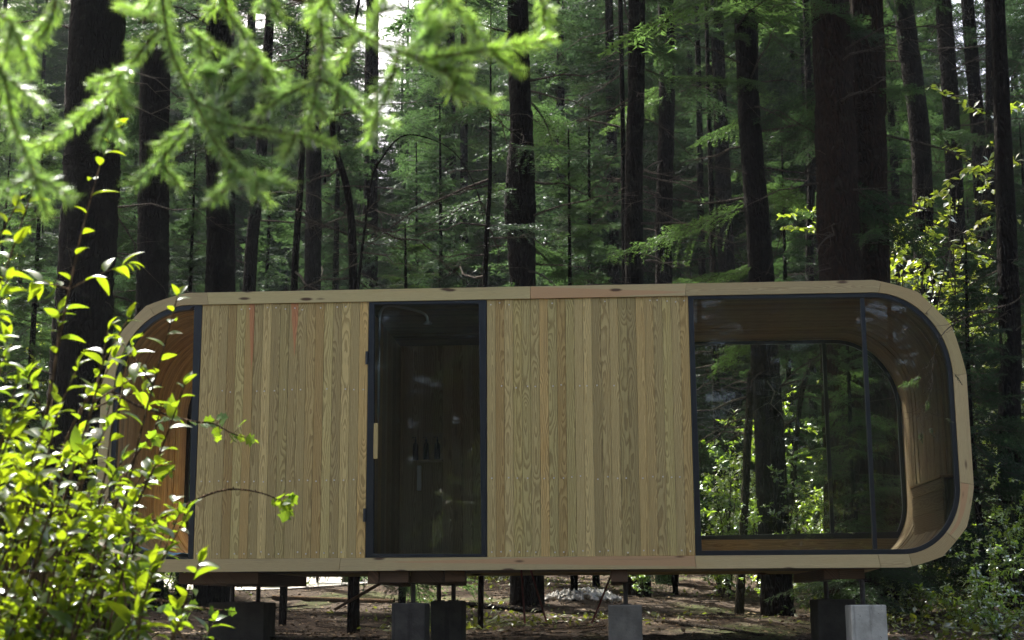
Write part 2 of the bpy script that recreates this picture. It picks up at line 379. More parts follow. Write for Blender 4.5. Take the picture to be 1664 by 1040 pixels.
def ring_mesh(offo, offi, v0, v1, name, m, parent, mark=None, strips=None, lighten=None):
    'a band following the outline between two insets, from depth v0 to v1, cut into pieces at mark() lengths'
    O_ = profile(offo, facet=5); I_ = profile(offi)
    Q = np.vstack([O_, O_[:1]]); QI = np.vstack([I_, I_[:1]])
    d = np.r_[0, np.cumsum(np.linalg.norm(np.diff(Q, axis=0), axis=1))]
    Vs, Fs, Us, As, Hs, o = [], [], [], [], [], 0
    cuts = mark
    for ci in range(len(cuts) - 1):
        a, b, rr, hh = cuts[ci][0], cuts[ci + 1][0], cuts[ci][1], cuts[ci][2]
        rr = rng.random(3) if rr is None else np.array(rr)
        t = [x for x in d if a + .004 < x < b - .004]; t = np.array([a + .0018] + t + [b - .0018])
        po = np.stack([np.interp(t, d, Q[:, k]) for k in range(2)], 1); pi = np.stack([np.interp(t, d, QI[:, k]) for k in range(2)], 1)
        n = len(t)
        jit = float(rng.normal(0, .0015))
        for (pp, v) in ((po, v0 + jit), (pi, v0 + jit), (pi, v1), (po, v1)):
            Vs.append(np.stack([pp[:, 0], np.full(n, v), pp[:, 1]], 1))
        wd = np.linalg.norm(po - pi, axis=1)
        al = t
        Us += [np.stack([wd / 2, al], 1), np.stack([-wd / 2, al], 1), np.stack([-wd / 2 - (v1 - v0), al], 1), np.stack([wd / 2 + (v1 - v0), al], 1)]
        As.append(np.tile(rr, (4 * n, 1))); Hs.append(np.tile(hh or (0, 0, 0), (4 * n, 1)))
        k = np.arange(n - 1)
        for q in range(4):
            A, B = q * n, ((q + 1) % 4) * n
            Fs.append(np.stack([A + k, A + k + 1, B + k + 1, B + k], 1) + o)
        Fs.append(np.array([[0, n, 2 * n, 3 * n], [n - 1, 4 * n - 1, 3 * n - 1, 2 * n - 1]]) + o)
        o += 4 * n
    me = mesh_np(name, np.concatenate(Vs), np.concatenate(Fs), m, uv=np.concatenate(Us), attrs={'rnd': np.concatenate(As), 'heart': np.concatenate(Hs)})
    return link(name, me, parent)
O_ = profile(0, facet=5); Q = np.vstack([O_, O_[:1]]); dO = np.r_[0, np.cumsum(np.linalg.norm(np.diff(Q, axis=0), axis=1))]; PER = dO[-1]
def s_at(u, z):
    'arc length of the outline point nearest (u, z)'
    t = np.linspace(0, PER, 6000); p = np.stack([np.interp(t, dO, Q[:, k]) for k in range(2)], 1)
    return float(t[((p - (u, z)) ** 2).sum(1).argmin()])
marks = [s_at(-3.2, 0), s_at(-1.55, 0), s_at(1.66, 0), s_at(3.28, 0), s_at(3.56, 0), s_at(3.93, .25), s_at(4.11, .72), s_at(4.12, 1.72), s_at(3.88, 2.36), s_at(3.42, 2.6),
         s_at(1.64, 2.6), s_at(.2, 2.6), s_at(-2.86, 2.6), s_at(-3.42, 2.5), s_at(-3.76, 2.05), s_at(-3.83, 1.0), s_at(-3.6, .2)]
marks = sorted(marks)
mk = [(0., (.5, .2, .2), None)] + [(m_, None, None) for m_ in marks] + [(PER, None, None)]
def near_mark(u, z): return int(np.argmin([abs(x[0] - s_at(u, z)) for x in mk]))
# orange board right of the joint at u=.2 on top (the outline runs leftwards there)
k0 = near_mark(1.64, 2.6); mk[k0] = (mk[k0][0], (.8, .3, .2), (mk[k0][0] - .1, .05, .022))
k0 = near_mark(-1.55, 0); mk[k0] = (mk[k0][0], (.55, .5, .2), (mk[k0][0] + .2, .02, .02))
k0 = near_mark(-3.2, 0); mk[k0] = (mk[k0][0], (.3, .8, .2), None)
k0 = near_mark(3.93, .25); mk[k0] = (mk[k0][0], (.7, .4, .2), (mk[k0][0] - .3, .045, .02))
FR0, FR1 = -.045, .0
ring_mesh(0, .115, FR0, FR1 - .002, 'edge_trim', M['fascia'], cabin, mk)
mkb = [(x[0], None, None) for x in mk]
tag(ring_mesh(0, .115, DEP + .002, DEP + .04, 'edge_trim', M['fascia'], cabin, mkb), None)
# shell: outer skin boards, and inner lining strips side by side in depth
def skin(off_out, off_in, v0, v1, wd, name, m, gap=.003, seg=None, ua=None, ub=None, jit=.0):
    P, t = resample(profile(off_out), .09); Pi, _ = resample(profile(off_in), .09); Pi = Pi[:len(P)]
    # same parameter on both outlines
    O2 = profile(off_out); I2 = profile(off_in); qo = np.vstack([O2, O2[:1]]); qi = np.vstack([I2, I2[:1]])
    d = np.r_[0, np.cumsum(np.linalg.norm(np.diff(qo, axis=0), axis=1))]
    t = np.unique(np.concatenate([d, np.arange(0, d[-1], .25)]))
    po = np.stack([np.interp(t, d, qo[:, k]) for k in range(2)], 1); pi = np.stack([np.interp(t, d, qi[:, k]) for k in range(2)], 1)
    if ua is not None:
        keep = (po[:, 0] >= ua - 1e-6) & (po[:, 0] <= ub + 1e-6)
    else: keep = np.ones(len(t), bool)
    Vs, Fs, Us, As, o = [], [], [], [], 0
    nb = int(round((v1 - v0) / wd)); wd = (v1 - v0) / nb; n = len(t)
    kk = np.arange(n - 1); kk = kk[keep[:-1] & keep[1:]]
    for b in range(nb):
        a0, a1 = v0 + b * wd + gap / 2, v0 + (b + 1) * wd - gap / 2
        rr = rng.random(3); dj = rng.normal(0, jit) if jit else 0.
        cen = np.array([(U0 + U1) / 2, HT / 2]); pj = pi + nrm(cen - pi) * abs(dj)
        for (pp, v) in ((po, a0), (pj, a0), (pj, a1), (po, a1)): Vs.append(np.stack([pp[:, 0], np.full(n, v), pp[:, 1]], 1))
        for q, xx in enumerate((wd / 2 + .02, wd / 2, -wd / 2, -wd / 2 - .02)): Us.append(np.stack([np.full(n, xx), t], 1))
        As.append(np.tile(rr, (4 * n, 1)))
        for q in range(4):
            A, B = q * n, ((q + 1) % 4) * n
            Fs.append(np.stack([A + kk, A + kk + 1, B + kk + 1, B + kk], 1) + o)
        o += 4 * n
    A_ = np.concatenate(As)
    return link(name, mesh_np(name, np.concatenate(Vs), np.concatenate(Fs), m, uv=np.concatenate(Us), attrs={'rnd': A_, 'heart': A_ * 0}), cabin)
skin(.03, .065, .0, DEP, .12, 'outer_shell', M['shell'])
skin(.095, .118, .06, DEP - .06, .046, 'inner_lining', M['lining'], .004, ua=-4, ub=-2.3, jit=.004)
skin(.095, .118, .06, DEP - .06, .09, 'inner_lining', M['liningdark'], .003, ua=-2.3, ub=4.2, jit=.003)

# front cladding panels made of narrow vertical boards
def cladding(u0, u1, v0, v1, z0, z1, wd, m, name='cladding_panel', hearts={}, brown={}):
    g = W(); nb = int(round((u1 - u0) / wd)); wd = (u1 - u0) / nb
    for k in range(nb):
        r = rng.random(3)
        if k in brown: r[1] = .95
        j = rng.normal(0, .0012)
        g.box(u0 + k * wd + .0009, u0 + (k + 1) * wd - .0009, v0 + j, v1, z0, z1, 2, r, hearts.get(k, (9, 0, 0)))
    return g.build(name, m, cabin, .0015)
ZB, ZT = .1165, 2.4835
cp = cladding(-2.9, -1.318, -.03, -.002, ZB, ZT, .0825, M['clad'], hearts={5: (1.78, .06, -.012), 10: (1.95, .085, .0)}, brown={13, 18})
# battens behind so that no light leaks through the joints
def slab(u0, u1, v0, v1, z0, z1, m, name, parent=None, bevel=.002):
    g = W(); g.box(u0, u1, v0, v1, z0, z1, 2 if (z1 - z0) > (u1 - u0) else 0); return g.build(name, m, parent or cabin, bevel)
slab(-2.9, -1.318, .001, .03, ZB, ZT, M['inner'], 'backing_board')
cp2 = cladding(-.208, 1.656, -.03, -.002, ZB, ZT, .0815, M['clad'], hearts={}, brown={1})
slab(-.208, 1.656, .001, .03, ZB, ZT, M['inner'], 'backing_board')
# screw heads
def disc_bm(pts, r, m, name, parent):
    Vs, Fs, o = [], [], 0
    th = np.arange(8) * np.pi / 4
    for (u, v, z) in pts:
        a = np.stack([u + r * np.cos(th), np.full(8, v + .002), z + r * np.sin(th)], 1); b = a * 1.; b[:, 1] = v - .0015
        b[:, 0] = u + r * .8 * np.cos(th); b[:, 2] = z + r * .8 * np.sin(th)
        Vs += [a, b]; k = np.arange(8); Fs.append(np.stack([k, (k + 1) % 8, 8 + (k + 1) % 8, 8 + k], 1) + o)
        Fs.append(np.array([[8, 9, 10, 11], [8, 11, 12, 15], [12, 13, 14, 15]]) + o); o += 16
    return link(name, mesh_np(name, np.concatenate(Vs), np.concatenate(Fs), m), parent)
def screws(u0, u1, wd, parent):
    pts = []
    nb = int(round((u1 - u0) / wd)); wd = (u1 - u0) / nb
    for k in range(nb):
        for z in (.16, .82, 1.66, 2.44):
            if rng.random() < (.75 if z < .9 else .5): pts.append((u0 + (k + .5) * wd + rng.normal(0, .006), -.0325, z + rng.normal(0, .007)))
    disc_bm(pts, .0075, M['screw'], 'screw_heads', parent)
screws(-2.9, -1.318, .0825, cp); screws(-.208, 1.656, .0815, cp2)

# framed openings
def bar(g, u0, u1, v0, v1, z0, z1): g.box(u0, u1, v0, v1, z0, z1, 2)
def inset_loop(pts, off):
    'moves every side inwards by off; sharp corners stay mitred'
    P = np.asarray(pts); n = len(P); c = P.mean(0)
    T = nrm(np.roll(P, -1, 0) - np.roll(P, 1, 0)); Nn = np.stack([-T[:, 1], T[:, 0]], 1)
    s = np.sign(((c - P) * Nn).sum(1))[:, None]
    e1 = nrm(P - np.roll(P, 1, 0)); e2 = nrm(np.roll(P, -1, 0) - P)
    cosh = np.clip((Nn * np.stack([-e2[:, 1], e2[:, 0]], 1)).sum(1), .6, 1)[:, None]
    return P + Nn * s * off / cosh
def loop_frame(pts, wd, v0, v1, name, m, parent):
    P = np.asarray(pts, float); I_ = inset_loop(P, wd); n = len(P); Vs = []
    for pp, v in ((P, v0), (I_, v0), (I_, v1), (P, v1)): Vs.append(np.stack([pp[:, 0], np.full(n, v), pp[:, 1]], 1))
    k = np.arange(n); k2 = (k + 1) % n
    Fs = [np.stack([q * n + k, q * n + k2, ((q + 1) % 4) * n + k2, ((q + 1) % 4) * n + k], 1) for q in range(4)]
    o = link(name, mesh_np(name, np.concatenate(Vs), np.concatenate(Fs), m), parent)
    b = o.modifiers.new('bevel', 'BEVEL'); b.width = .003; b.segments = 2; b.limit_method = 'ANGLE'
    return o, I_
def pane(pts, v, name, m, parent, th=None):
    P = np.asarray(pts, float); V = np.stack([P[:, 0], np.full(len(P), v), P[:, 1]], 1)
    me = bpy.data.meshes.new(name); me.from_pydata(V.tolist(), [], [list(range(len(P)))]); me.materials.append(m)
    return link(name, me, parent)
def clip_axis(L, ax, val, keep_less):
    out = []
    for k in range(len(L)):
        a, b = L[k], L[(k + 1) % len(L)]; ia = (a[ax] < val) == keep_less; ib = (b[ax] < val) == keep_less
        if ia: out.append(tuple(a))
        if ia != ib:
            t = (val - a[ax]) / (b[ax] - a[ax]); q = [a[0] + t * (b[0] - a[0]), a[1] + t * (b[1] - a[1])]; q[ax] = val; out.append(tuple(q))
    return out
def clip_loop(L, u, keep_less): return clip_axis(L, 0, u, keep_less)
def opening(ua, ub, off, zmin=None):
    'the part of the inset outline between ua and ub as one loop'
    L = [tuple(p) for p in profile(off, 22)]
    L = clip_axis(clip_axis(L, 0, ua, False), 0, ub, True)
    if zmin is not None: L = clip_axis(L, 1, zmin, False)
    out = []
    for p in L:
        if not out or math.hypot(p[0] - out[-1][0], p[1] - out[-1][1]) > .008: out.append(p)
    if math.hypot(out[0][0] - out[-1][0], out[0][1] - out[-1][1]) < .008: out.pop()
    return out
OFF = .1175
# big window on the right
win = empty('window', (0, 0, 0)); win.parent = cabin
o, I_ = loop_frame(opening(1.66, 4.2, OFF), .042, -.03, .03, 'frame', M['steel'], win)
g = W(); bar(g, 3.225, 3.262, -.028, .028, .162, 2.438); g.build('mullion', M['steel'], win, .003)
pane(clip_loop(I_, 3.226, True), 0., 'pane', M['glass'], win); pane(clip_loop(I_, 3.261, False), 0., 'pane', M['glass'], win)
# left window
winl = empty('window', (0, 0, 0)); winl.parent = cabin
o, I2 = loop_frame(opening(-4, -2.905, OFF), .045, -.03, .03, 'frame', M['steel'], winl)
# door
door = empty('door', (0, 0, 0)); door.parent = cabin; tag(door, 'narrow glass door with black steel frame')
DL, DR = -1.314, -.212
o, I3 = loop_frame([(DL, .119), (DR, .119), (DR, 2.481), (DL, 2.481)], .048, -.034, .03, 'frame', M['steel'], door)
pane(I3, 0., 'pane', M['glass'], door)
g = W(); g.box(-1.252, -1.212, -.05, -.015, 1.01, 1.34, 2, (.5, .2, .2)); g.build('handle', M['clad'], door, .004)
for z in (.50, 1.95):
    Vt, Ft = tube([(DL - .012, -.045, z - .06), (DL - .012, -.045, z + .06)], .014, 10)
    hg = link('hinge', mesh_np('hinge', Vt, Ft, M['steel'], True), door)
# rear wall: boards, with a big rear window in the right room above a low board sill
def boards_wall(u0, u1, v0, v1, z0, z1, name='inner_wall', m=None, wd=.11, axis=0):
    g = W(); nb = max(1, int(round((u1 - u0) / wd))); q = (u1 - u0) / nb
    for k in range(nb): g.box(u0 + k * q + .0015, u0 + (k + 1) * q - .0015, v0 + rng.normal(0, .001), v1, z0, z1, 2)
    return g.build(name, m or M['inner'], cabin)
BW = 1.62
boards_wall(-2.85, BW, DEP - .05, DEP - .012, .115, 2.485, 'rear_wall')
def rear_fill(ub):
    P = [p for p in opening(-4, -2.85, .10)]
    o = pane(P, DEP - .02, 'rear_end_wall', M['inner'], cabin); return o
rear_light_gap = empty('window', (0, 0, 0)); rear_light_gap.parent = cabin  # unseen rear opening, added to let daylight into the left room
loop_frame(opening(-4, -2.86, OFF + .003, .36), .04, DEP - .045, DEP + .0, 'frame', M['steel'], rear_light_gap)  # frame of the added rear opening, unseen
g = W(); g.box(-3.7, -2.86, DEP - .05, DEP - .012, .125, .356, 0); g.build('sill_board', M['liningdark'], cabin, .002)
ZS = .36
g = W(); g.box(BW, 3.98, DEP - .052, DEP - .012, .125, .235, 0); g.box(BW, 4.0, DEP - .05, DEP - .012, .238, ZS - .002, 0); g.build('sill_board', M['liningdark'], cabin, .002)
rw = empty('window', (0, 0, 0)); rw.parent = cabin
P4 = opening(BW, 4.2, OFF + .003, ZS)
o, I4 = loop_frame(P4, .04, DEP - .045, DEP + .0, 'frame', M['steel'], rw)
pane(I4, DEP - .02, 'pane', M['glass'], rw)
g = W(); bar(g, 2.85 + .36, 2.85 + .40, DEP - .04, DEP + .0, ZS + .04, 2.44); g.build('mullion', M['steel'], rw, .003)
# partitions (boards run vertically), floor boards
def partition(u):
    g = W()
    for k in range(20):
        a = .04 + k * .1145
        g.box(u, u + .05, a, a + .112, .12, 2.47, 2)
    g.build('partition_wall', M['inner'], cabin)
for u in (-2.84, -1.40, -.13, 1.60): partition(u)
g = W()
for k in range(20): g.box(-3.2, 3.5, .062 + k * .1145, .062 + k * .1145 + .112, .119, .132, 0)
g.build('floor_boards', M['inner'], cabin)
# bench box at the right end (stands on the floor)
bench = empty('wooden_bench', CO, YAW, 'boxy wooden bench standing inside the big window at the rounded right end', 'bench')
g = W()
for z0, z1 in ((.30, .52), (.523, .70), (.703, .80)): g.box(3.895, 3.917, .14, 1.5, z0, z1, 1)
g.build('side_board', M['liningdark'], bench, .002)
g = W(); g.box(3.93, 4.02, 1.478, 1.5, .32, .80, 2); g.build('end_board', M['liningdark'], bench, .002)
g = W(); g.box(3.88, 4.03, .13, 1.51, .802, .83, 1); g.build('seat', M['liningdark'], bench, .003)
# shower in the door room
def ctube(P, r, name, m, parent, k=10, n=40):
    v, f = tube(spline(P, n), r, k); return link(name, mesh_np(name, v, f, m, True), parent)
sh = empty('shower', (0, 0, 0)); sh.parent = cabin
ctube([(-1.237, .12, .9), (-1.237, .12, 1.6), (-1.237, .12, 2.25), (-1.225, .12, 2.42), (-1.16, .12, 2.475), (-1.0, .14, 2.455), (-.86, .16, 2.42), (-.80, .17, 2.38), (-.785, .17, 2.32)], .013, 'pipe', M['chrome'], sh)
v, f = tube([(-.785, .17, 2.33), (-.785, .17, 2.305), (-.785, .17, 2.30)], [.02, .042, .04], 16); link('shower_head', mesh_np('shower_head', v, f, M['chrome'], True), sh)
sf = W(); sf.box(-1.13, -.88, DEP - .17, DEP - .052, 1.205, 1.225, 0); sf.build('shelf', M['inner'], cabin, .002)
# shower valve strip
vv = W(); vv.box(-1.16 + .0, -1.115, 1.9 + .40, 2.345, .90, 1.17, 2); vv.build('valve_plate', M['white'], sh, .006)
for k, du in enumerate((-.135, -.02, .10)):
    z = 1.228
    v, f = tube([(0, 0, 0), (0, 0, .001), (0, 0, .14), (0, 0, .17), (0, 0, .19), (0, 0, .205), (0, 0, .22)], [.001, .031, .031, .026, .012, .011, .012], 16)
    v2, f2 = tube([(0, 0, .22), (0, 0, .245), (-.03, 0, .247), (-.035, 0, .235)], [.005, .007, .006, .004], 8)
    wp = CO + np.array([math.cos(YAW) * (-1.25 + .2 + du + .01) - math.sin(YAW) * 2.29, math.sin(YAW) * (-1.25 + .2 + du + .01) + math.cos(YAW) * 2.29, z])
    bt = empty('bottle', wp, YAW, ['black pump bottle on the shower shelf, leftmost of the three', 'black pump bottle on the shower shelf, middle one of three', 'black pump bottle on the shower shelf, rightmost of three'][k], 'bottle', 'pump bottles on the shower shelf')
    link('body', mesh_np('body', v, f, M['bottle'], True), bt); link('pump', mesh_np('pump', v2, f2, M['bottle'], True), bt)
# blue plastic sheet inside the left window
xs_ = np.linspace(0, 1, 22); ys_ = np.linspace(0, 1, 8); XX, YY = np.meshgrid(xs_, ys_)
V = np.stack([-3.46 + XX.ravel() * .5, .10 + YY.ravel() * .35, .15 + .012 * rng.random(XX.size) + .06 * (1 - XX.ravel()) ** 2 + .02 * np.sin(XX.ravel() * 9 + YY.ravel() * 5)], 1)
ii = (np.arange(7)[:, None] * 22 + np.arange(21)[None]).ravel()
bs = link('plastic_sheet', mesh_np('plastic_sheet', V, np.stack([ii, ii + 1, ii + 23, ii + 22], 1), M['blue'], True)); bs.location = CO; bs.rotation_euler = (0, 0, YAW)
sm = bs.modifiers.new('s', 'SOLIDIFY'); sm.thickness = .002
tag(bs, 'crumpled pale blue plastic sheet lying inside the left window', 'plastic sheet')

# underside: floor beams
def beam(u0, u1, v0, v1, z0, z1, name='floor_beam', ax=1, m='beam'):
    g = W(); g.box(u0, u1, v0, v1, z0, z1, ax); return g.build(name, M[m], cabin, .004)
for (u0, u1) in ((-3.07, -2.33), (-.92, -.62)): beam(u0, u1, .12, 2.3, -.105, -.004)
beam(-1.30, -1.20, .02, 2.35, -.11, -.004); beam(-1.195, -.93, .05, .14, -.105, -.004, ax=0)
beam(-.6, -.42, .06, .16, -.10, -.004, ax=0)
beam(.90, 1.05, .02, 2.35, -.11, -.004); beam(2.80, 2.93, .1, 2.35, -.095, -.004); beam(2.935, 3.16, .1, .22, -.095, -.004, ax=0)
g = W()
for k in range(20): g.box(-3.2, 3.5, .002 + k * .12, .118 + k * .12, .057, .09, 0)
g.build('subfloor', M['shell'], cabin)

# foundations
def wpt(u, v, z): return CO + np.array([math.cos(YAW) * u - math.sin(YAW) * v, math.sin(YAW) * u + math.cos(YAW) * v, z])
def pier(u0, u1, v0, v1, top, posts, label, rz=0., m='concreteshade'):
    cu, cv = (u0 + u1) / 2, (v0 + v1) / 2; p = wpt(cu, cv, 0); gzv = float(gz(p[0], p[1])); zb = gzv - .05 - p[2]
    e = empty('foundation_pier', (p[0], p[1], gzv), YAW + rz, label, 'foundation pier')
    hu, hv = (u1 - u0) / 2, (v1 - v0) / 2; dz = CO[2] - gzv
    bm_V = np.array([(sx * hu, sy * hv, z + dz) for z in (zb, top) for sx, sy in ((-1, -1), (1, -1), (1, 1), (-1, 1))])
    o = link('concrete_block', mesh_np('concrete_block', bm_V, np.array([[0, 3, 2, 1], [4, 5, 6, 7], [0, 1, 5, 4], [1, 2, 6, 5], [2, 3, 7, 6], [3, 0, 4, 7]]), M[m]), e)
    b = o.modifiers.new('b', 'BEVEL'); b.width = .012; b.segments = 2
    for (pu, pv, t) in posts:
        v, f = tube([(pu - cu, pv - cv, top + dz - .005), (pu - cu, pv - cv, t + dz)], .022, 10); po_ = link('steel_post', mesh_np('steel_post', v, f, M['post'], True), e)
        pl_ = W()
        for zz in (top + dz + .001, t + dz - .008): pl_.box(pu - cu - .05, pu - cu + .05, pv - cv - .05, pv - cv + .05, zz, zz + .007, 0)
        pl_.build('mounting_plates', M['post'], po_)
    return e
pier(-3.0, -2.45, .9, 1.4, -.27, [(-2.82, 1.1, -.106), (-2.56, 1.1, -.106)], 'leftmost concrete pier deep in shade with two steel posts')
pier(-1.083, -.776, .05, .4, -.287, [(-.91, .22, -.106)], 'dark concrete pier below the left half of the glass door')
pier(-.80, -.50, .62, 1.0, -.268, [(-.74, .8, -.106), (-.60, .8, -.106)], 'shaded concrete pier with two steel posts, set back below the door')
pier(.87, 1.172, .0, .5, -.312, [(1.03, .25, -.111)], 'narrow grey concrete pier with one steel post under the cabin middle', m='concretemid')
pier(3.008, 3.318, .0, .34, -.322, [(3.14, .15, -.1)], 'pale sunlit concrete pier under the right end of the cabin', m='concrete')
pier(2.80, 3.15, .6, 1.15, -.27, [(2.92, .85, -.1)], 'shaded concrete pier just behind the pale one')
# red brace rods
def rod(a, b, r, m, label):
    v, f = tube([a, b], r, 8); o = link('brace_rod', mesh_np('brace_rod', v, f, m, True)); tag(o, label, 'brace rod'); return o
def on_ground(x, y, Y): p = at(x, y, Y); return p
rod(at(847, 925, 14.6), at(853, 1012, 14.2), .010, M['red'], 'thin red brace rod nearly upright under the cabin, left one of a close pair')
rod(at(862, 925, 14.6), at(888, 1010, 14.3), .010, M['red'], 'thin red brace rod leaning right under the cabin, right one of a close pair')
rod(at(997, 925, 14.6), at(962, 1012, 14.3), .010, M['red'], 'thin red brace rod beside the single post pier')
rod(at(632, 940, 14.2), at(545, 990, 15.5), .016, M['beam'], 'thin brown stick propped against the beam under the door')

# ------------------------------------------------------------------ forest
# needle = (position, direction, normal, size) rows
def spray(L, seed, nl=.032, step=.024, wd=1., sub=.30, tert=True, gap=.085):
    'a flat bough of length L along x: side twigs, tiny twigs and the needles on them'
    r = np.random.default_rng(seed); segs = []
    P0 = np.zeros(3); n = 10; t = np.linspace(0, 1, n)
    main = np.stack([t * L, .06 * L * np.sin(t * 3 + seed), -.10 * L * t ** 2 + .05 * L * t], 1)
    segs.append((main, .012 * L + .002, .35))
    pos = .08 * L; sd = 1
    while pos < L * .98:
        f = pos / L; k = min(int(f * (n - 1)), n - 2); b = main[k] + (main[k + 1] - main[k]) * (f * (n - 1) - k)
        l = (sub * L * (1 - f) ** .8 + .05) * r.uniform(.6, 1.15) * (.55 + .45 * min(1, f * 4))
        a = sd * r.uniform(.7, 1.05); tt = np.linspace(0, 1, 5)
        d = np.array([math.cos(a), math.sin(a), r.uniform(-.18, .1)])
        tw = b + tt[:, None] * l * d + np.stack([tt * 0, tt * 0, -tt ** 2 * l * r.uniform(.15, .8)], 1)
        segs.append((tw, .003, .0))
        if tert and l > .16:
            q = .05; s2 = 1
            while q < l * .95:
                b2 = b + d * q; a2 = a + s2 * r.uniform(.6, .95); l2 = (.34 * (l - q) + .03) * r.uniform(.6, 1.2)
                d2 = np.array([math.cos(a2), math.sin(a2), r.uniform(-.3, .1)])
                segs.append((b2 + np.linspace(0, 1, 3)[:, None] * l2 * d2, .0015, .0)); q += gap * .62; s2 = -s2
        pos += gap * r.uniform(.55, 1.1) * .6; sd = -sd
    P, D, Nn, S = [], [], [], []
    for (pl, rad, st) in segs:
        dd = np.linalg.norm(np.diff(pl, axis=0), axis=1); tot = dd.sum(); m = max(2, int(tot * (1 - st) / step))
        q = np.r_[0, np.cumsum(dd)]; x = (st + (1 - st) * (np.arange(m) + r.random(m) * .6) / m) * tot
        pp = np.stack([np.interp(x, q, pl[:, c]) for c in range(3)], 1); T = nrm(pl[-1] - pl[0])[None]
        for sg in (-1, 1):
            side = nrm(np.cross([0, 0, 1.], T[0])) * sg
            d = nrm(T * r.uniform(.45, .9, (m, 1)) + side * 1. + np.array([0, 0, 1.]) * r.normal(0, .28, (m, 1)))
            P.append(pp); D.append(d); Nn.append(nrm(np.array([[0, 0, 1.]]) + r.normal(0, .35, (m, 3)))); S.append(nl * r.uniform(.7, 1.2, m) * wd)
    return segs, np.concatenate(P), np.concatenate(D), np.concatenate(Nn), np.concatenate(S)
SPR = {}
def get_spray(cls, k):
    if (cls, k) not in SPR:
        kw = {'fine1': dict(L=.8, nl=.042, step=.016), 'fine2': dict(L=1.5, nl=.046, step=.021), 'fine3': dict(L=2.4, nl=.058, step=.03, gap=.11, sub=.30),
              'co1': dict(L=1.3, nl=.078, step=.038, tert=True, gap=.14), 'co2': dict(L=2.4, nl=.10, step=.052, tert=True, gap=.19), 'co3': dict(L=3.6, nl=.15, step=.08, gap=.28)}[cls]
        SPR[(cls, k)] = (kw['L'],) + spray(seed=k * 7 + 3, **kw)
    return SPR[(cls, k)]
def rotm(D, roll=0.):
    'columns: x along D, z as upright as possible'
    D = nrm(np.asarray(D, float)); up = np.array([0, 0, 1.]) if abs(D[2]) < .97 else np.array([1., 0, 0])
    Yv = nrm(np.cross(up, D)); Zv = np.cross(D, Yv); c, s = math.cos(roll), math.sin(roll)
    return np.stack([D, Yv * c + Zv * s, -Yv * s + Zv * c], 1)
def crown_mesh(name, boughs, mats, twigk=4):
    'boughs: list of (spray class, variant, origin, direction, scale, roll)'
    Ps, Ds, Ns, Ss, T = [], [], [], [], []
    for (cls, k, o, d, sc, roll) in boughs:
        L, segs, P, D, Nn, S = get_spray(cls, k); M3 = rotm(d, roll)
        Ps.append(P * sc @ M3.T + o); Ds.append(D @ M3.T); Ns.append(Nn @ M3.T); Ss.append(S * (.5 + .5 * sc if sc > .4 else sc * .9))
        T.append((segs[0][0] * sc @ M3.T + o, np.linspace(segs[0][1] * sc * .7, .0015, 10)))
        for sg in segs[1:]:
            if len(sg[0]) == 5: T.append(((sg[0] * sc @ M3.T + o)[::2], np.linspace(.0035, .001, 3)))
    V, Fq = place(NT_V, NT_F, np.concatenate(Ps), np.concatenate(Ds), np.concatenate(Ns), np.concatenate(Ss))
    V2, F2 = tubes(T, 3)
    mi = np.r_[np.zeros(len(Fq)), np.ones(len(F2))]
    return mesh_np(name, np.concatenate([V, V2]), [Fq, F2 + len(V)], mats, midx=mi)
def fir_boughs(H, z0, z1, L0, L1, n, cls, r, droop=.25, lean=0.):
    out = []
    for k in range(n):
        z = z0 + (z1 - z0) * (k + r.random()) / n; f = (z - z0) / max(H - z0, .1)
        a = r.random() * 2 * np.pi; L = (L0 + (L1 - L0) * f) * r.uniform(.6, 1.15)
        cl = cls[int(np.searchsorted([1.05, 1.9] if cls[0] == 'fine1' else [1.8, 3.], L))]
        kk = int(r.integers(0, 3)); base = get_spray(cl, kk)[0]
        d = (math.cos(a), math.sin(a), r.uniform(-.35, .12) - droop * .3 + .45 * f * f)
        out.append((cl, kk, np.array([0, 0, z]), d, L / base, r.normal(0, .55)))
    return out
FI = ('fine1', 'fine2', 'fine3'); CO_ = ('co1', 'co2', 'co3')
nmat = [M['needle'], M['twig']]; dmat = [M['needledark'], M['twig']]

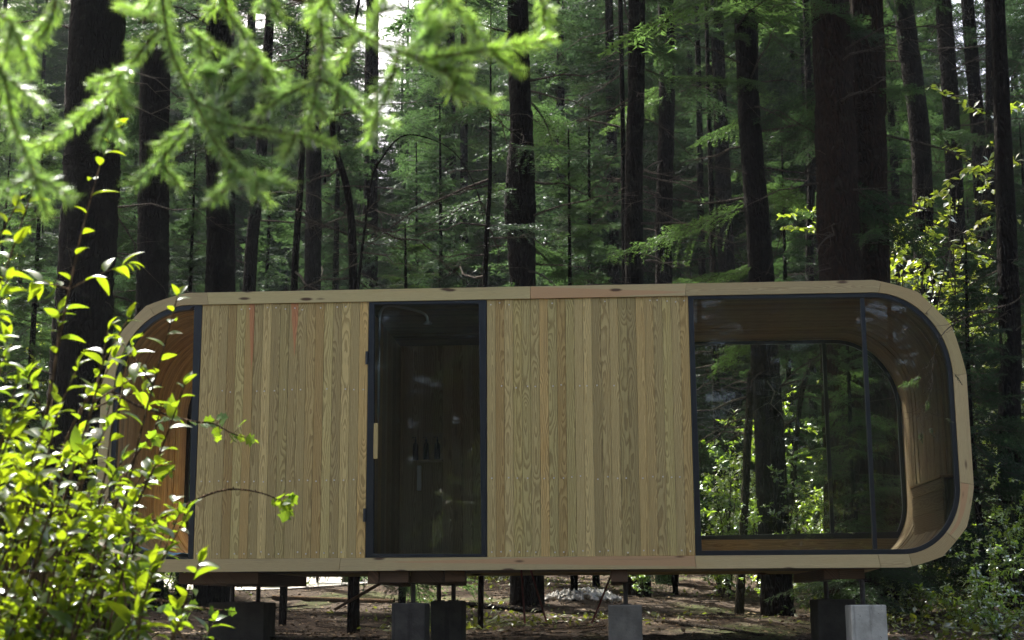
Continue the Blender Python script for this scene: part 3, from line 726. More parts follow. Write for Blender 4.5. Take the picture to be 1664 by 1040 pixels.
def trunk_mesh(name, P, r, k=18, seed=0, rough=.05, mat='bark', step=.12):
    r_ = np.random.default_rng(seed); P = np.asarray(P, float); L = np.linalg.norm(np.diff(P, axis=0), axis=1).sum()
    n = max(8, int(L / step)); Q = spline(P, n); rr = np.interp(np.linspace(0, 1, n), np.linspace(0, 1, len(r)), r)
    th = np.arange(k) * 2 * np.pi / k; z = np.linspace(0, L, n)
    ds = np.ones((n, k))
    for h in range(3, 8): ds += rough * .4 * np.sin(h * th[None] + r_.random() * 6 + .5 * np.sin(z[:, None] * .9 + h))
    ds += r_.normal(0, rough * .45, (n, k)) + rough * .5 * np.sin(z * 2.1 + seed)[:, None]
    V, Fq = tube(Q, rr, k, ds)
    return mesh_np(name, V, Fq, M[mat], True), Q, rr
def dead_twigs(Q, rr, n, seed, zlo, zhi, Lr=(.5, 1.8)):
    'thin drooping dead branches with forks on a trunk'
    r = np.random.default_rng(seed); T = []
    z = Q[:, 2]
    for k in range(n):
        h = r.uniform(zlo, zhi); i = int(np.abs(z - h).argmin()); a = r.random() * 6.28; L = r.uniform(*Lr)
        d = np.array([math.cos(a), math.sin(a), r.uniform(-.35, .35)]); t = np.linspace(0, 1, 7)[:, None]
        w_ = r.normal(0, .05, (7, 3)) * L * t; p = Q[i] + d * rr[i] * .6 + d * L * t + np.array([0, 0, -.35 * L]) * t ** 2 * r.uniform(-.4, 1.4) + w_
        T.append((p, np.linspace(.006 + .008 * L, .002, 7)))
        for j in range(int(2 + L * 3)):
            q = r.integers(1, 6); a2 = a + r.choice([-1, 1]) * r.uniform(.5, 1.1); l2 = L * r.uniform(.12, .35)
            d2 = np.array([math.cos(a2), math.sin(a2), r.uniform(-.6, .3)]); t2 = np.linspace(0, 1, 4)[:, None]
            T.append((p[q] + d2 * l2 * t2 + r.normal(0, .03, (4, 3)) * l2, np.linspace(.004, .0012, 4)))
    return T
def build_tree(name, label, cat, base, tm, crown=None, dead=None, group=None, rz=0., mats=None):
    e = empty(name, base, rz, label, cat, group); link('trunk', tm, e)
    if crown is not None: link('crown', crown, e)
    if dead is not None: link('dead_branches', dead, e)
    return e

def shades(x, y, h):
    'would a tree of height h here shade one of the sunlit spots?'
    for (px, py, pz, w_) in ((-3.6, 27., 2., 1.3), (-2.6, 22., 1.7, 1.3), (1.2, 21., 1.7, 1.), (4.0, 22, 2.5, 2.), (4.6, 26, 3., 1.8), (8.5, 22, 3., 1.), (3.6, 30, 3., 1.4), (6.2, 18, 2.2, 1.4), (-1.2, 4.2, 1.5, 2.), (-.5, 2.4, 2.2, 1.6)):
        t = np.linspace(0, (h + 2.) / 1.05, 30); k = np.hypot(px - .42 * t - x, py + .62 * t - y).min()
        if k < w_ + .6: return True
    return False
def near_corridor(p):
    for (px, py, pz, w_) in ((-3.6, 27., 2., 1.), (-2.6, 22., 1.7, .8), (1.2, 21., 1.7, .8), (4.0, 22, 2.5, 1.2), (4.6, 26, 3., 1.2), (-1.2, 4.2, 1.5, 1.4), (-.5, 2.4, 2.2, 1.2)):
        t = (p[2] - pz) / 1.05
        if t > 0 and math.hypot(px - .42 * t - p[0], py + .62 * t - p[1]) < w_ + 1.6: return True
    return False
# trunks that can be told apart: (pixel points down the trunk with widths in pixels, metres ahead, ...)
HERO = [
 ('thickest dark trunk at the far left, behind the leafy bush', [(158, 0, 84), (146, 300, 86), (128, 600, 92)], 17.5, 'bark', 6, 26, 0),
 ('dark trunk with smooth sides, second from the left above the cabin roof', [(256, 0, 46), (250, 250, 48), (247, 470, 52)], 20, 'bark', 8, 20, 6),
 ('straight dark trunk rising from behind the cladding left of the two orange streaks', [(357, 0, 40), (358, 250, 44), (358, 470, 47)], 21, 'bark', 10, 18, 6),
 ('thin leaning trunk close right of a thicker one, above the orange streaked boards', [(428, 200, 19), (415, 340, 20), (405, 470, 22)], 27, 'bark', 5, 12, 0),
 ('medium trunk behind the slender pole, above the left cladding', [(512, 0, 23), (510, 250, 25), (508, 470, 28)], 30, 'bark', 6, 12, 4),
 ('slender bare pole trunk left of the curved one, above the left cladding', [(497, 130, 7), (488, 300, 11), (478, 470, 12)], 18, 'bark', 6, 10, 0),
 ('crooked thin trunk that bends above the left edge of the door', [(572, 60, 6), (548, 130, 9), (541, 220, 10), (566, 320, 12), (574, 470, 15)], 17.5, 'bark', 5, 8, 0),
 ('dim far trunk above the left half of the door', [(604, 100, 24), (602, 300, 25), (601, 470, 27)], 36, 'bark', 6, 10, 4),
 ('very thin dark stem above the right jamb of the door', [(797, 180, 4), (796, 300, 7), (788, 470, 9)], 17, 'bark', 14, 12, 2),
 ('thick trunk with a swelling halfway up, above the middle of the cabin roof', [(841, 0, 33), (848, 200, 37), (845, 330, 52), (850, 470, 42)], 20, 'bark', 12, 24, 9),
 ('hair thin trunk just left of the tall straight one', [(1008, 0, 8), (1012, 200, 8), (1015, 460, 9)], 24, 'bark', 10, 8, 0),
 ('tall straight trunk with long dead boughs on its left, above the right cladding', [(1035, 0, 27), (1031, 250, 29), (1031, 460, 31)], 22, 'bark', 22, 24, 7),
 ('straight trunk with green boughs, right neighbour of the tall straight one', [(1082, 0, 26), (1083, 200, 27), (1078, 430, 29)], 26, 'bark', 16, 20, 10),
 ('dim thin far trunk above the left edge of the big window', [(1135, 130, 10), (1138, 300, 11), (1141, 450, 12)], 38, 'bark', 8, 5, 3),
 ('dim thin far trunk, right one of a pair above the big window', [(1152, 60, 9), (1156, 300, 9), (1158, 450, 11)], 40, 'bark', 8, 5, 3),
 ('slightly leaning trunk hung with green boughs, above the big window', [(1209, 0, 35), (1221, 230, 37), (1238, 460, 42)], 19, 'bark', 16, 22, 14),
 ('thin dark trunk left of the massive reddish pair', [(1314, 150, 11), (1318, 300, 12), (1316, 460, 14)], 26, 'bark', 8, 8, 4),
 ('massive reddish trunk, left half of the pair growing side by side', [(1348, 0, 58), (1357, 200, 64), (1366, 470, 68)], 18.2, 'barkred', 14, 20, 12),
 ('massive dark trunk, right half of the pair growing side by side', [(1405, 0, 56), (1412, 200, 54), (1420, 470, 56)], 18.8, 'barkred', 14, 20, 8),
 ('straight trunk standing against bright sky, first right of the massive pair', [(1468, 0, 32), (1480, 100, 32), (1497, 250, 32), (1503, 470, 33)], 27, 'bark', 10, 14, 4),
 ('dark trunk against bright sky, second right of the massive pair', [(1533, 0, 25), (1546, 190, 26), (1560, 470, 28)], 30, 'bark', 16, 14, 3),
 ('dark trunk against bright sky, third right of the massive pair', [(1572, 0, 21), (1588, 200, 23), (1604, 470, 25)], 31, 'bark', 16, 14, 3),
 ('thinnest of the trunks against bright sky at the right', [(1607, 0, 14), (1609, 200, 15), (1612, 470, 17)], 29, 'bark', 16, 10, 2),
 ('dark trunk low at the right edge, behind the rounded end of the cabin', [(1640, 480, 34), (1641, 620, 35), (1642, 800, 38)], 18, 'bark', 10, 14, 6),
 ('slender trunk seen through the left part of the big window', [(1160, 480, 11), (1163, 620, 12), (1168, 780, 13)], 27, 'bark', 6, 5, 0),
 ('thin bent trunk seen through the big window, left of the thick one', [(1226, 500, 10), (1220, 620, 12), (1208, 860, 14)], 19.5, 'barkmoss', 5, 6, 2),
 ('slanting thin trunk seen through the big window beside the mullion', [(1335, 540, 6), (1303, 640, 8), (1288, 780, 10)], 19.5, 'barkmoss', 6, 6, 3),
]
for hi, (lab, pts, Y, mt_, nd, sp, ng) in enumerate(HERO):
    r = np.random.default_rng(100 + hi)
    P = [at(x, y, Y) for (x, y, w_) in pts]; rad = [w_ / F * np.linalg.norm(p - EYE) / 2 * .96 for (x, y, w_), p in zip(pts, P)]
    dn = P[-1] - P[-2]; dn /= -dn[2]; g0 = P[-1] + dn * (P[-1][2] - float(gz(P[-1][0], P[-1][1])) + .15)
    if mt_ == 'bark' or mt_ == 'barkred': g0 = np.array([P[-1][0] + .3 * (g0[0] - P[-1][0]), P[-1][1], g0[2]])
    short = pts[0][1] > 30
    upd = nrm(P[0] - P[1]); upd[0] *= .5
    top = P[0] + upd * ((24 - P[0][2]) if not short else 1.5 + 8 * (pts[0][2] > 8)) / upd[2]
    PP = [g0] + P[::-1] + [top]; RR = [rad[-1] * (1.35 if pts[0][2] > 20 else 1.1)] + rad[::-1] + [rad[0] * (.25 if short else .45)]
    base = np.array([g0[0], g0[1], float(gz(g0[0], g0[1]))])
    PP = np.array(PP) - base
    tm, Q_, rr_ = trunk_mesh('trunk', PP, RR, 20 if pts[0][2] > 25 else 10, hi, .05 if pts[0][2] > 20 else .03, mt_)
    zt = P[0][2] - base[2] + .5
    zlo = (2.2 if Y < 24 else 3.0)
    T = dead_twigs(Q_, rr_, nd + 8, hi, zlo, max(zt, zlo + 1), (.5, 1.3 + .035 * Y)) if nd else None
    dm = None
    if T: v, f = tubes(T, 4); dm = mesh_np('dead_branches', v, f, M['twig'])
    B = []
    for q in range(ng):          # green boughs low on the trunk, in view
        h = r.uniform(max(3.0, zt * .35), zt); i_ = int(np.abs(Q_[:, 2] - h).argmin()); a = r.random() * 6.28
        kk = int(r.integers(0, 3)); B.append((r.choice(['fine2', 'fine3']) if Y < 32 else r.choice(['co1', 'co2']), kk, Q_[i_], (math.cos(a), math.sin(a), r.uniform(-.5, .0)), r.uniform(.6, 1.), r.normal(0, .3)))
    if not short:                # upper crown
        for q in range(sp):
            h = r.uniform(zt * .95, 23); i_ = int(np.abs(Q_[:, 2] - h).argmin()); a = r.random() * 6.28
            if near_corridor(base + Q_[i_]): continue
            B.append(('co3', int(r.integers(0, 3)), Q_[i_], (math.cos(a), math.sin(a), r.uniform(-.45, .1)), r.uniform(.5, .95), r.normal(0, .3)))
    elif not ng:
        B = [('fine1', 0, Q_[-2], (.3, .2, 1), .8, 0.), ('fine1', 1, Q_[-2], (-.6, .2, .5), .9, 0.)]
    cm = crown_mesh('crown', B, dmat if hi % 3 else nmat)
    build_tree('fir_tree', lab, 'tree', base, tm, cm, dm)

# arching dead limb above the door, a thing of its own that grows from the ground behind the cabin
P = np.array([at(x, y, 17) for x, y in ((575, 600), (582, 465), (603, 300), (622, 255), (655, 221), (700, 226), (742, 252), (775, 310), (788, 370))])
P = np.vstack([[P[0][0], P[0][1], float(gz(P[0][0], P[0][1])) - .1], P]); b0 = P[0] + [0, 0, .1]
tm, Q_, rr_ = trunk_mesh('trunk', P - b0, [.03, .026, .02, .014, .012, .010, .008, .006, .005, .003], 8, 77, .03, 'bark', .08)
T = dead_twigs(Q_, rr_, 14, 7, 3., 5.4, (.3, 1.)); v, f = tubes(T, 4)
build_tree('bent_tree', 'thin dead tree arching over to the right above the door', 'tree', b0, tm, None, mesh_np('branches', v, f, M['twig']))

# young firs and further trees: a few shapes, copied
def fir_variant(H, z0, n, L0, cls, seed, mats, tr, top=.25):
    r = np.random.default_rng(seed); B = fir_boughs(H, z0, H * .97, L0, top, n, cls, r)
    cm = crown_mesh('crown', B, mats); P = np.array([[0, 0, -.2], [r.normal(0, .05), r.normal(0, .05), H * .5], [0, 0, H]])
    tm, _, _ = trunk_mesh('trunk', P, [tr, tr * .7, .01], 8, seed, .03, 'bark', .3); return tm, cm
VAR = {}
VAR['young'] = [fir_variant(5.0, .5, 95, 1.6, FI, s, nmat if s % 2 else dmat, .055) for s in (1, 2, 3)]
VAR['slim'] = [fir_variant(8.5, 1.2, 130, 1.8, FI, s, nmat if s % 2 else dmat, .07) for s in (4, 5)]
VAR['mid'] = [fir_variant(13, 1.5, 150, 3.0, CO_, s, nmat if s % 2 else dmat, .13, .5) for s in (6, 7, 8)]
VAR['big'] = [fir_variant(23, 2.2, 230, 4.0, CO_, s, nmat if s % 2 else dmat, .2, .9) for s in (12, 13, 14)]
VAR['tall'] = [fir_variant(24, 5, 130, 4.2, CO_, s, nmat if s % 2 else dmat, .22, .6) for s in (9, 10, 11)]
ANCH = [(30, 'at the far left edge'), (125, 'behind the thickest left trunk'), (190, 'just right of the thickest left trunk'), (248, 'behind the second trunk from the left'), (303, 'between the second and third left trunks'),
        (358, 'behind the trunk above the orange streaks'), (415, 'behind the thin leaning trunk'), (480, 'behind the slender bare pole trunk'), (535, 'above the boards left of the door'), (590, 'by the crooked thin trunk'),
        (650, 'above the left half of the door'), (710, 'under the arching dead limb'), (770, 'above the right jamb of the door'), (845, 'behind the swollen trunk'), (910, 'just right of the swollen trunk'), (970, 'midway between swollen and tall straight trunks'),
        (1030, 'behind the tall straight trunk'), (1082, 'behind the right neighbour of the tall straight trunk'), (1135, 'above the left edge of the big window'), (1185, 'left of the bough hung trunk'), (1235, 'behind the bough hung trunk'), (1290, 'left of the massive trunk pair'),
        (1345, 'behind the left massive trunk'), (1410, 'behind the right massive trunk'), (1465, 'just right of the massive trunk pair'), (1530, 'above the rounded right end of the cabin'), (1585, 'right of the rounded cabin end'), (1640, 'at the far right edge')]
def where(x, y):
    px = 832 + F * x / (y * 1.02); return min(ANCH, key=lambda a: abs(a[0] - px))[1]
def dup_tree(kind, k, x, y, sc, rz, label, group, name='fir_tree', zoff=0.):
    tm, cm = VAR[kind][k % len(VAR[kind])]
    e = empty(name, (x, y, float(gz(x, y)) + zoff), rz, label, 'tree', group); e.scale = (sc, sc, sc * 1.0)
    link('trunk', tm, e); link('crown', cm, e); return e
r = np.random.default_rng(5)
def xr(y): return .37 * y
# individually placed young firs just behind the cabin
for (px, Y, sc, kind, k, lab) in [
   (655, 19.5, 1.05, 'young', 0, 'young fir with thin pale green boughs left of the swollen trunk'),
   (712, 28, 1.1, 'slim', 0, 'slim young fir filling the gap left of the swollen trunk'),
   (930, 20.5, .8, 'slim', 1, 'bushy young fir between the swollen trunk and the tall straight trunk'),
   (965, 25, 1.0, 'slim', 0, 'taller young fir behind the gap in the middle of the forest'),
   (1092, 24, .95, 'young', 1, 'young fir right behind the roof at the left edge of the big window'),
   (1290, 24.5, .9, 'slim', 1, 'young fir behind the roof left of the massive trunk pair'),
   (1385, 16.9, .75, 'young', 0, 'young fir in front of the foot of the massive trunk pair'),
   (1590, 17.5, .9, 'young', 1, 'young fir beyond the rounded right end of the cabin'),
   (1655, 20.5, .85, 'slim', 0, 'slim fir at the right edge behind the cabin'),
   (40, 21, .9, 'slim', 1, 'slim fir at the far left behind the thickest trunk'),
   (300, 23, .85, 'slim', 0, 'young fir between the second and third trunk from the left'),
   (430, 31, 1.1, 'slim', 1, 'young fir behind the left end of the roof'),
   (205, 19.5, .8, 'young', 2, 'young fir close behind the rounded left end')]:
    p = at(px, 700, Y); dup_tree(kind, k, p[0], p[1], sc, r.random() * 6.3, lab, 'young firs close behind the cabin')
taken = [(at(h[1][-1][0], 700, h[2])[:2]) for h in HERO]
def scatter(n, y0, y1, kind, smin, smax, label, group, side=1.1, mind=1.2, xfun=None, pts=taken):
    c = 0; tries = 0
    while c < n and tries < 4000:
        tries += 1; y = math.sqrt(r.uniform(y0 * y0, y1 * y1)); x = r.uniform(-1, 1) * xr(y) * side
        if any((x - a) ** 2 + (y - b) ** 2 < mind ** 2 for a, b in pts): continue
        if .11 < x / y < .20 and y < 32: continue
        if shades(x, y, {'slim': 8, 'mid': 12, 'tall': 18, 'big': 20}[kind]): continue
        pts.append((x, y)); c += 1
        dup_tree(kind, int(r.integers(0, 9)), x, y, r.uniform(smin, smax), r.random() * 6.3, label + ' ' + where(x, y), group)
scatter(46, 22, 42, 'slim', .7, 1.2, 'slim shaded fir', 'slim firs further back')
scatter(62, 30, 58, 'mid', .7, 1.25, 'middle sized fir deep in the wood', 'middle sized firs deep in the forest', mind=2.2)
scatter(14, 36, 58, 'tall', .8, 1.2, 'tall distant bare stemmed fir', 'tall distant firs', mind=2.2)
scatter(62, 32, 70, 'big', .8, 1.15, 'full crowned dense fir', 'full crowned firs deep in the forest', mind=1.3)
# bare straight trunks of the forest interior
def pole_variant(s):
    rr = np.random.default_rng(s + 50); P = np.array([[0, 0, -.3], [rr.normal(0, .1), 0, 8], [rr.normal(0, .3), rr.normal(0, .3), 22]])
    tm, Q_, r2 = trunk_mesh('trunk', P, [.24, .17, .08], 10, s, .04, 'bark', .25)
    v, f = tubes(dead_twigs(Q_, r2, 34, s, 1.5, 14, (.5, 2.4)), 3)
    B = [('co3', int(rr.integers(0, 3)), np.array([0, 0, rr.uniform(13, 21)]), (math.cos(a), math.sin(a), -.2), rr.uniform(.6, .9), 0) for a in rr.random(12) * 6.28]
    return tm, mesh_np('dead_branches', v, f, M['twig']), crown_mesh('crown', B, dmat)
POLE = [pole_variant(s) for s in range(3)]
n_ = 0; tr_ = 0
while n_ < 12 and tr_ < 3000:
    tr_ += 1; y = math.sqrt(r.uniform(24 ** 2, 75 ** 2)); x = r.uniform(-1, 1) * xr(y) * 1.05
    if any((x - a) ** 2 + (y - b) ** 2 < 1.0 for a, b in taken): continue
    taken.append((x, y)); n_ += 1; q = POLE[n_ % 3]; s_ = r.uniform(.6, 1.25)
    e = build_tree('fir_tree', 'bare straight trunk with dead twigs ' + where(x, y), 'tree', (x, y, float(gz(x, y))), q[0], q[2], q[1], 'bare trunks deep in the forest', r.random() * 6.3)
    e.scale = (s_, s_, 1); 
# trees on the camera's side of the clearing (they show in the panes)
BK = [(-5.5 + 2.3 * i + r.normal(0, .5), -6.5 - 2.2 * (i % 3) + r.normal(0, .5), ['mid', 'slim', 'mid'][i % 3], i, r.uniform(.75, 1.)) for i in range(9)]
BK += [(-11 + 3.4 * i + r.normal(0, .6), -15 + r.normal(0, 1.5), 'big', i + 1, r.uniform(.6, .8)) for i in range(8)]
BK += [(-14 + 5 * i + r.normal(0, 1), -23 + r.normal(0, 1.5), 'big', i, r.uniform(.8, .95)) for i in range(6)]
BK += [(-9 + 2.6 * i + r.normal(0, .5), -19 + r.normal(0, 1.), 'big', i, r.uniform(.7, .9)) for i in range(9)]
BK += [(-14 + 3.6 * i + r.normal(0, .5), -28 + r.normal(0, 1.), 'big', i, r.uniform(1.0, 1.2)) for i in range(9)]
BK += [(9.5, 1, 'mid', 1, .9), (12, 7, 'mid', 2, 1.), (-9, -1, 'mid', 0, .9)]
for (x, y, kind, k, sc) in BK:
    dup_tree(kind, k, x, y, sc, r.random() * 6.3, 'fir across the clearing mirrored faintly in the window panes', 'firs mirrored in the panes')
# the far wood that reads as one mass
def far_wood(n):
    src = bpy.data.collections.new('far_fir_shapes')
    for kind in ('big', 'tall'):
        for k in range(2):
            tm, cm = VAR[kind][k]; a = bpy.data.objects.new('far_fir', cm); src.objects.link(a)
    pts = []
    while len(pts) < n:
        y = math.sqrt(r.uniform(56 ** 2, 112 ** 2)); x = r.uniform(-1, 1) * xr(y) * 1.15
        if shades(x, y, 20): continue
        pts.append((x, y, float(gz(x, y))))
    me = bpy.data.meshes.new('far_wood'); me.from_pydata(pts, [], []); o = link('far_wood', me)
    ng = bpy.data.node_groups.new('far_wood', 'GeometryNodeTree')
    ng.interface.new_socket('Geometry', in_out='INPUT', socket_type='NodeSocketGeometry'); ng.interface.new_socket('Geometry', in_out='OUTPUT', socket_type='NodeSocketGeometry')
    a = ng.nodes.new('NodeGroupInput'); b = ng.nodes.new('NodeGroupOutput'); ip = ng.nodes.new('GeometryNodeInstanceOnPoints'); ci = ng.nodes.new('GeometryNodeCollectionInfo')
    ci.inputs['Collection'].default_value = src; ci.inputs['Separate Children'].default_value = True; ci.inputs['Reset Children'].default_value = True
    rv = ng.nodes.new('FunctionNodeRandomValue'); rv.data_type = 'FLOAT_VECTOR'; rv.inputs[1].default_value = (0, 0, 6.28)
    rs = ng.nodes.new('FunctionNodeRandomValue'); rs.data_type = 'FLOAT'; rs.inputs[2].default_value = 1.; rs.inputs[3].default_value = 1.5
    l = ng.links.new; l(a.outputs[0], ip.inputs['Points']); l(ci.outputs[0], ip.inputs['Instance']); ip.inputs['Pick Instance'].default_value = True
    l(rv.outputs[0], ip.inputs['Rotation']); l(rs.outputs[1], ip.inputs['Scale']); l(ip.outputs[0], b.inputs[0])
    m = o.modifiers.new('trees', 'NODES'); m.node_group = ng
    tag(o, 'hazy far wood of firs that closes the view behind the trunks', kind='stuff')
far_wood(230)
dup_tree('slim', 1, -4.2, 7.3, .95, 1., 'unseen slim fir added past the left edge to shade the leafy bush', None)  # out-of-view fir added for dappled shade on the bush
print('forest done')

# ------------------------------------------------------------------ broadleaf shrubs
def shrub_mesh(H, Wd, nst, nleaf, ls, seed, mats, lt=LT2):
    'upright shrub: thin branching stems and many small leaves'
    r = np.random.default_rng(seed); T = []; P, D, Nn, S = [], [], [], []
    for s in range(nst):
        a = r.random() * 6.28; sp = r.uniform(.2, 1) * Wd; h = H * r.uniform(.5, 1)
        tip = np.array([math.cos(a) * sp, math.sin(a) * sp, h]); t = np.linspace(0, 1, 8)[:, None]
        p = tip * np.hstack([t ** 1.5, t ** 1.5, t]) + r.normal(0, .03, (8, 3)) * t * H * .5; T.append((p, np.linspace(.004 + .004 * H, .0015, 8)))
        for j in range(6):
            q = r.integers(2, 8); d = nrm(r.normal(0, 1, 3) + [0, 0, .3]); l = r.uniform(.15, .45) * H * .5; t2 = np.linspace(0, 1, 5)[:, None]
            b = p[q] + d * l * t2 + np.array([0, 0, -.15 * l]) * t2 ** 2; T.append((b, np.linspace(.003, .001, 5)))
            m = int(nleaf / nst / 6); u = r.uniform(.1, 1, m); i = np.clip((u * 4).astype(int), 0, 3); bp = b[i] + (b[i + 1] - b[i]) * (u * 4 - i)[:, None]
            P.append(bp); dd = nrm(r.normal(0, 1, (m, 3)) * [1, 1, .5] + d * .5 + [0, 0, -.15]); D.append(dd); Nn.append(nrm(r.normal(0, .45, (m, 3)) + [0, 0, 1])); S.append(ls * r.uniform(.5, 1.2, m))
    V, Fq = place(lt[0], lt[1], np.concatenate(P), np.concatenate(D), np.concatenate(Nn), np.concatenate(S)); V2, F2 = tubes(T, 4)
    return mesh_np('leaves', V, Fq, mats), mesh_np('stems', V2, F2, M['twig'])
SH = [shrub_mesh(1.5, .7, 12, 1500, .075, 1, M['small']), shrub_mesh(2.6, .9, 14, 2200, .075, 2, M['small']), shrub_mesh(.7, .5, 12, 700, .07, 3, M['small']),
      shrub_mesh(4.6, 1.1, 18, 3600, .09, 4, M['yellow']), shrub_mesh(1.2, .6, 10, 900, .10, 5, M['small'])]
def shrub(k, x, y, sc, label, group=None):
    e = empty('shrub', (x, y, float(gz(x, y)) - .02), r.random() * 6.3, label, 'shrub', group); e.scale = (sc, sc, sc)
    link('leaves', SH[k][0], e); link('stems', SH[k][1], e); return e
for (px, Y, k, sc, lab) in [
   (1500, 21, 3, 1.55, 'tallest yellow green sapling beside the trunks at the upper right'),
   (1580, 22.5, 3, 1.4, 'bright sapling under the trunks that stand against the sky, near the right edge'),
   (1480, 22, 3, 1.15, 'tall yellow green leafy sapling right of the massive trunk pair'),
   (1545, 24, 3, 1.2, 'tall yellow green sapling below the trunks that stand against the sky'),
   (45, 21, 3, .9, 'sunlit yellow green sapling at the left edge behind the bush'),
   (1, 24, 3, 1.1, 'taller sunlit sapling at the far left edge'),
   (1265, 19, 1, .9, 'sunlit leafy shrub seen through the middle of the big window'),
   (1180, 22, 1, 1.1, 'bright leafy shrub seen through the left of the big window'),
   (1345, 20.5, 1, 1., 'leafy shrub seen through the big window beside the mullion'),
   (1590, 15.5, 0, .75, 'low leafy shrub just right of the rounded cabin end'),
   (1640, 16.6, 1, .7, 'leafy shrub at the right edge beside the cabin'),
   (1610, 14.3, 2, .8, 'ground hugging shrub at the lower right'),
   (1545, 16.2, 2, .9, 'low shrub behind the lower right corner of the cabin'),
   (1480, 17.5, 2, .9, 'low shrub in shade under the right end of the cabin'),
   (1655, 19, 0, 1.1, 'broad shrub in deep shade at the right edge')]:
    p = at(px, 800, Y); shrub(k, p[0], p[1], sc, lab)
for i_ in range(86):
    y = r.uniform(17.5, 34); x = r.uniform(-1, 1) * xr(y)
    if i_ > 55: y = r.uniform(20, 34); x = y * r.uniform(.12, .26) if i_ < 74 else y * r.uniform(.28, .37)
    if -3.5 < x < 1.0 and y < 27: continue
    if 1. < x < 3.6 and y < 21.5: continue
    shrub(int(r.choice([0, 1, 2, 4])), x, y, r.uniform(.6, 1.1) * (1.35 if i_ > 55 else 1), 'leafy understory shrub ' + where(x, y), 'understory shrubs behind the cabin')
for (x, y, k, sc, lab) in [(-1.9, 4.2, 1, .0, ''), (-2.9, -1.3, 3, 1.0, 'shrub mirrored in the lower right of the glass door'), (3.4, 6.5, 2, .0, ''), (4.0, -1.5, 3, .95, 'shrub mirrored low in the big window')]:
    if sc: shrub(k, x, y, sc, lab)
print('shrubs done')

# ------------------------------------------------------------------ ground cover and debris
nL = 26000
y = rng.uniform(12.3, 34, nL); x = rng.uniform(-1, 1, nL) * (y * .37 + .4)
P = np.stack([x, y, gz(x, y) + .012], 1); a = rng.random(nL) * 6.28
V, Fq = place(LT2[0], LT2[1], P, np.stack([np.cos(a), np.sin(a), rng.normal(0, .25, nL)], 1), nrm(rng.normal(0, .4, (nL, 3)) + [0, 0, 1]), np.stack([rng.uniform(.02, .07, nL)] * 3, 1) * [1, 1, 1])
tag(link('leaf_litter', mesh_np('leaf_litter', V, Fq, M['litter'])), 'dry fallen leaves and wood chips strewn on the forest floor', kind='stuff')
nT = 900
T = []
for i_ in range(nT):
    yy = rng.uniform(12.5, 30); xx = rng.uniform(-1, 1) * yy * .37; a = rng.random() * 6.28; l = rng.uniform(.1, .7); t = np.linspace(-.5, .5, 4)[:, None]
    p = np.array([xx, yy, 0]) + np.array([math.cos(a), math.sin(a), 0]) * l * t + rng.normal(0, .02, (4, 3)); p[:, 2] = gz(p[:, 0], p[:, 1]) + .012 + rng.random() * .02
    T.append((p, np.linspace(.006, .003, 4) * rng.uniform(.6, 1.6)))
v, f = tubes(T, 4); tag(link('fallen_twigs', mesh_np('fallen_twigs', v, f, M['twig'])), 'small dead twigs scattered over the forest floor', kind='stuff')
# low green plants
nG = 30000
y = rng.uniform(13, 36, nG); x = rng.uniform(-1, 1, nG) * (y * .38 + .3)
den = (np.sin(x * 1.1 + 2) + np.sin(y * .8 + x * .6) + rng.normal(0, .5, nG)) + 2.2 * (x > 3.9) - 1.2 * (y < 16) * (x < 3.2) - .7 * ((x < 1) & (y < 25))
k_ = den > .55; x, y = x[k_], y[k_]; n_ = len(x)
hgt = rng.uniform(.02, .22, n_) * np.where(x > 3.6, 1.6, .55)
V, Fq = place(LT2[0], LT2[1], np.stack([x, y, gz(x, y) + hgt * .6], 1), nrm(rng.normal(0, 1, (n_, 3)) * [1, 1, .45] + [0, 0, .35]), nrm(rng.normal(0, .5, (n_, 3)) + [0, 0, 1]), rng.uniform(.04, .10, n_))
tag(link('ground_plants', mesh_np('ground_plants', V, Fq, M['moss'])), 'low green plants and moss covering patches of the forest floor', kind='stuff')

def log(name, pts, r0, r1, m, label, cat, k=10):
    P = np.array([at(x, y, Y) for x, y, Y in pts]); b = P[0].copy()
    tm, _, _ = trunk_mesh(name, P - b, [r0, (r0 + r1) / 2, r1], k, int(b[0] * 100) % 97, .06, m, .06)
    o = link(name, tm, None, b); tag(o, label, cat); return o
def gy(x, ypx):
    'distance at which this pixel meets the ground'
    for Y in np.arange(12.6, 40, .05):
        p = at(x, ypx, Y)
        if p[2] <= gz(p[0], p[1]): return Y
    return 30.
def glog(name, pts, r0, r1, m, label, cat, lift=.03):
    P = []
    for (x, yy) in pts: Y = gy(x, yy); p = at(x, yy, Y); p[2] = gz(p[0], p[1]) + lift; P.append(p)
    P = np.array(P); b = P[0].copy(); tm, _, _ = trunk_mesh(name, P - b, np.linspace(r0, r1, len(P)), 10, int(abs(b[0]) * 100) % 97, .06, m, .06)
    o = link(name, tm, None, b); tag(o, label, cat)
glog('fallen_log', [(443, 975), (540, 978), (640, 981)], .042, .034, 'shoot', 'pale peeled log lying on the ground left of the wide pier', 'log')
glog('fallen_log', [(742, 985), (800, 990), (880, 998)], .04, .03, 'bark', 'dark log lying on the ground right of the wide pier', 'log')
glog('fallen_branch', [(1043, 1008), (1110, 1018), (1180, 1026), (1240, 1036)], .025, .014, 'twig', 'thin dead branch lying on the ground right of the narrow pier', 'branch', .02)
glog('fallen_branch', [(400, 985), (450, 990), (500, 986)], .018, .01, 'bark', 'short dark stick on the ground below the left cladding', 'branch', .02)
p = at(375, 1030, gy(375, 1034)); g = W(); g.box(-.12, .12, -.07, .07, 0, .08, 0)
o = g.build('wood_offcut', M['beam'], None, .006); o.location = (p[0], p[1], gz(p[0], p[1]) - .01); o.rotation_euler = (0, .08, .4); tag(o, 'short brown wood offcut on the dark ground below the left cladding', 'wood offcut')
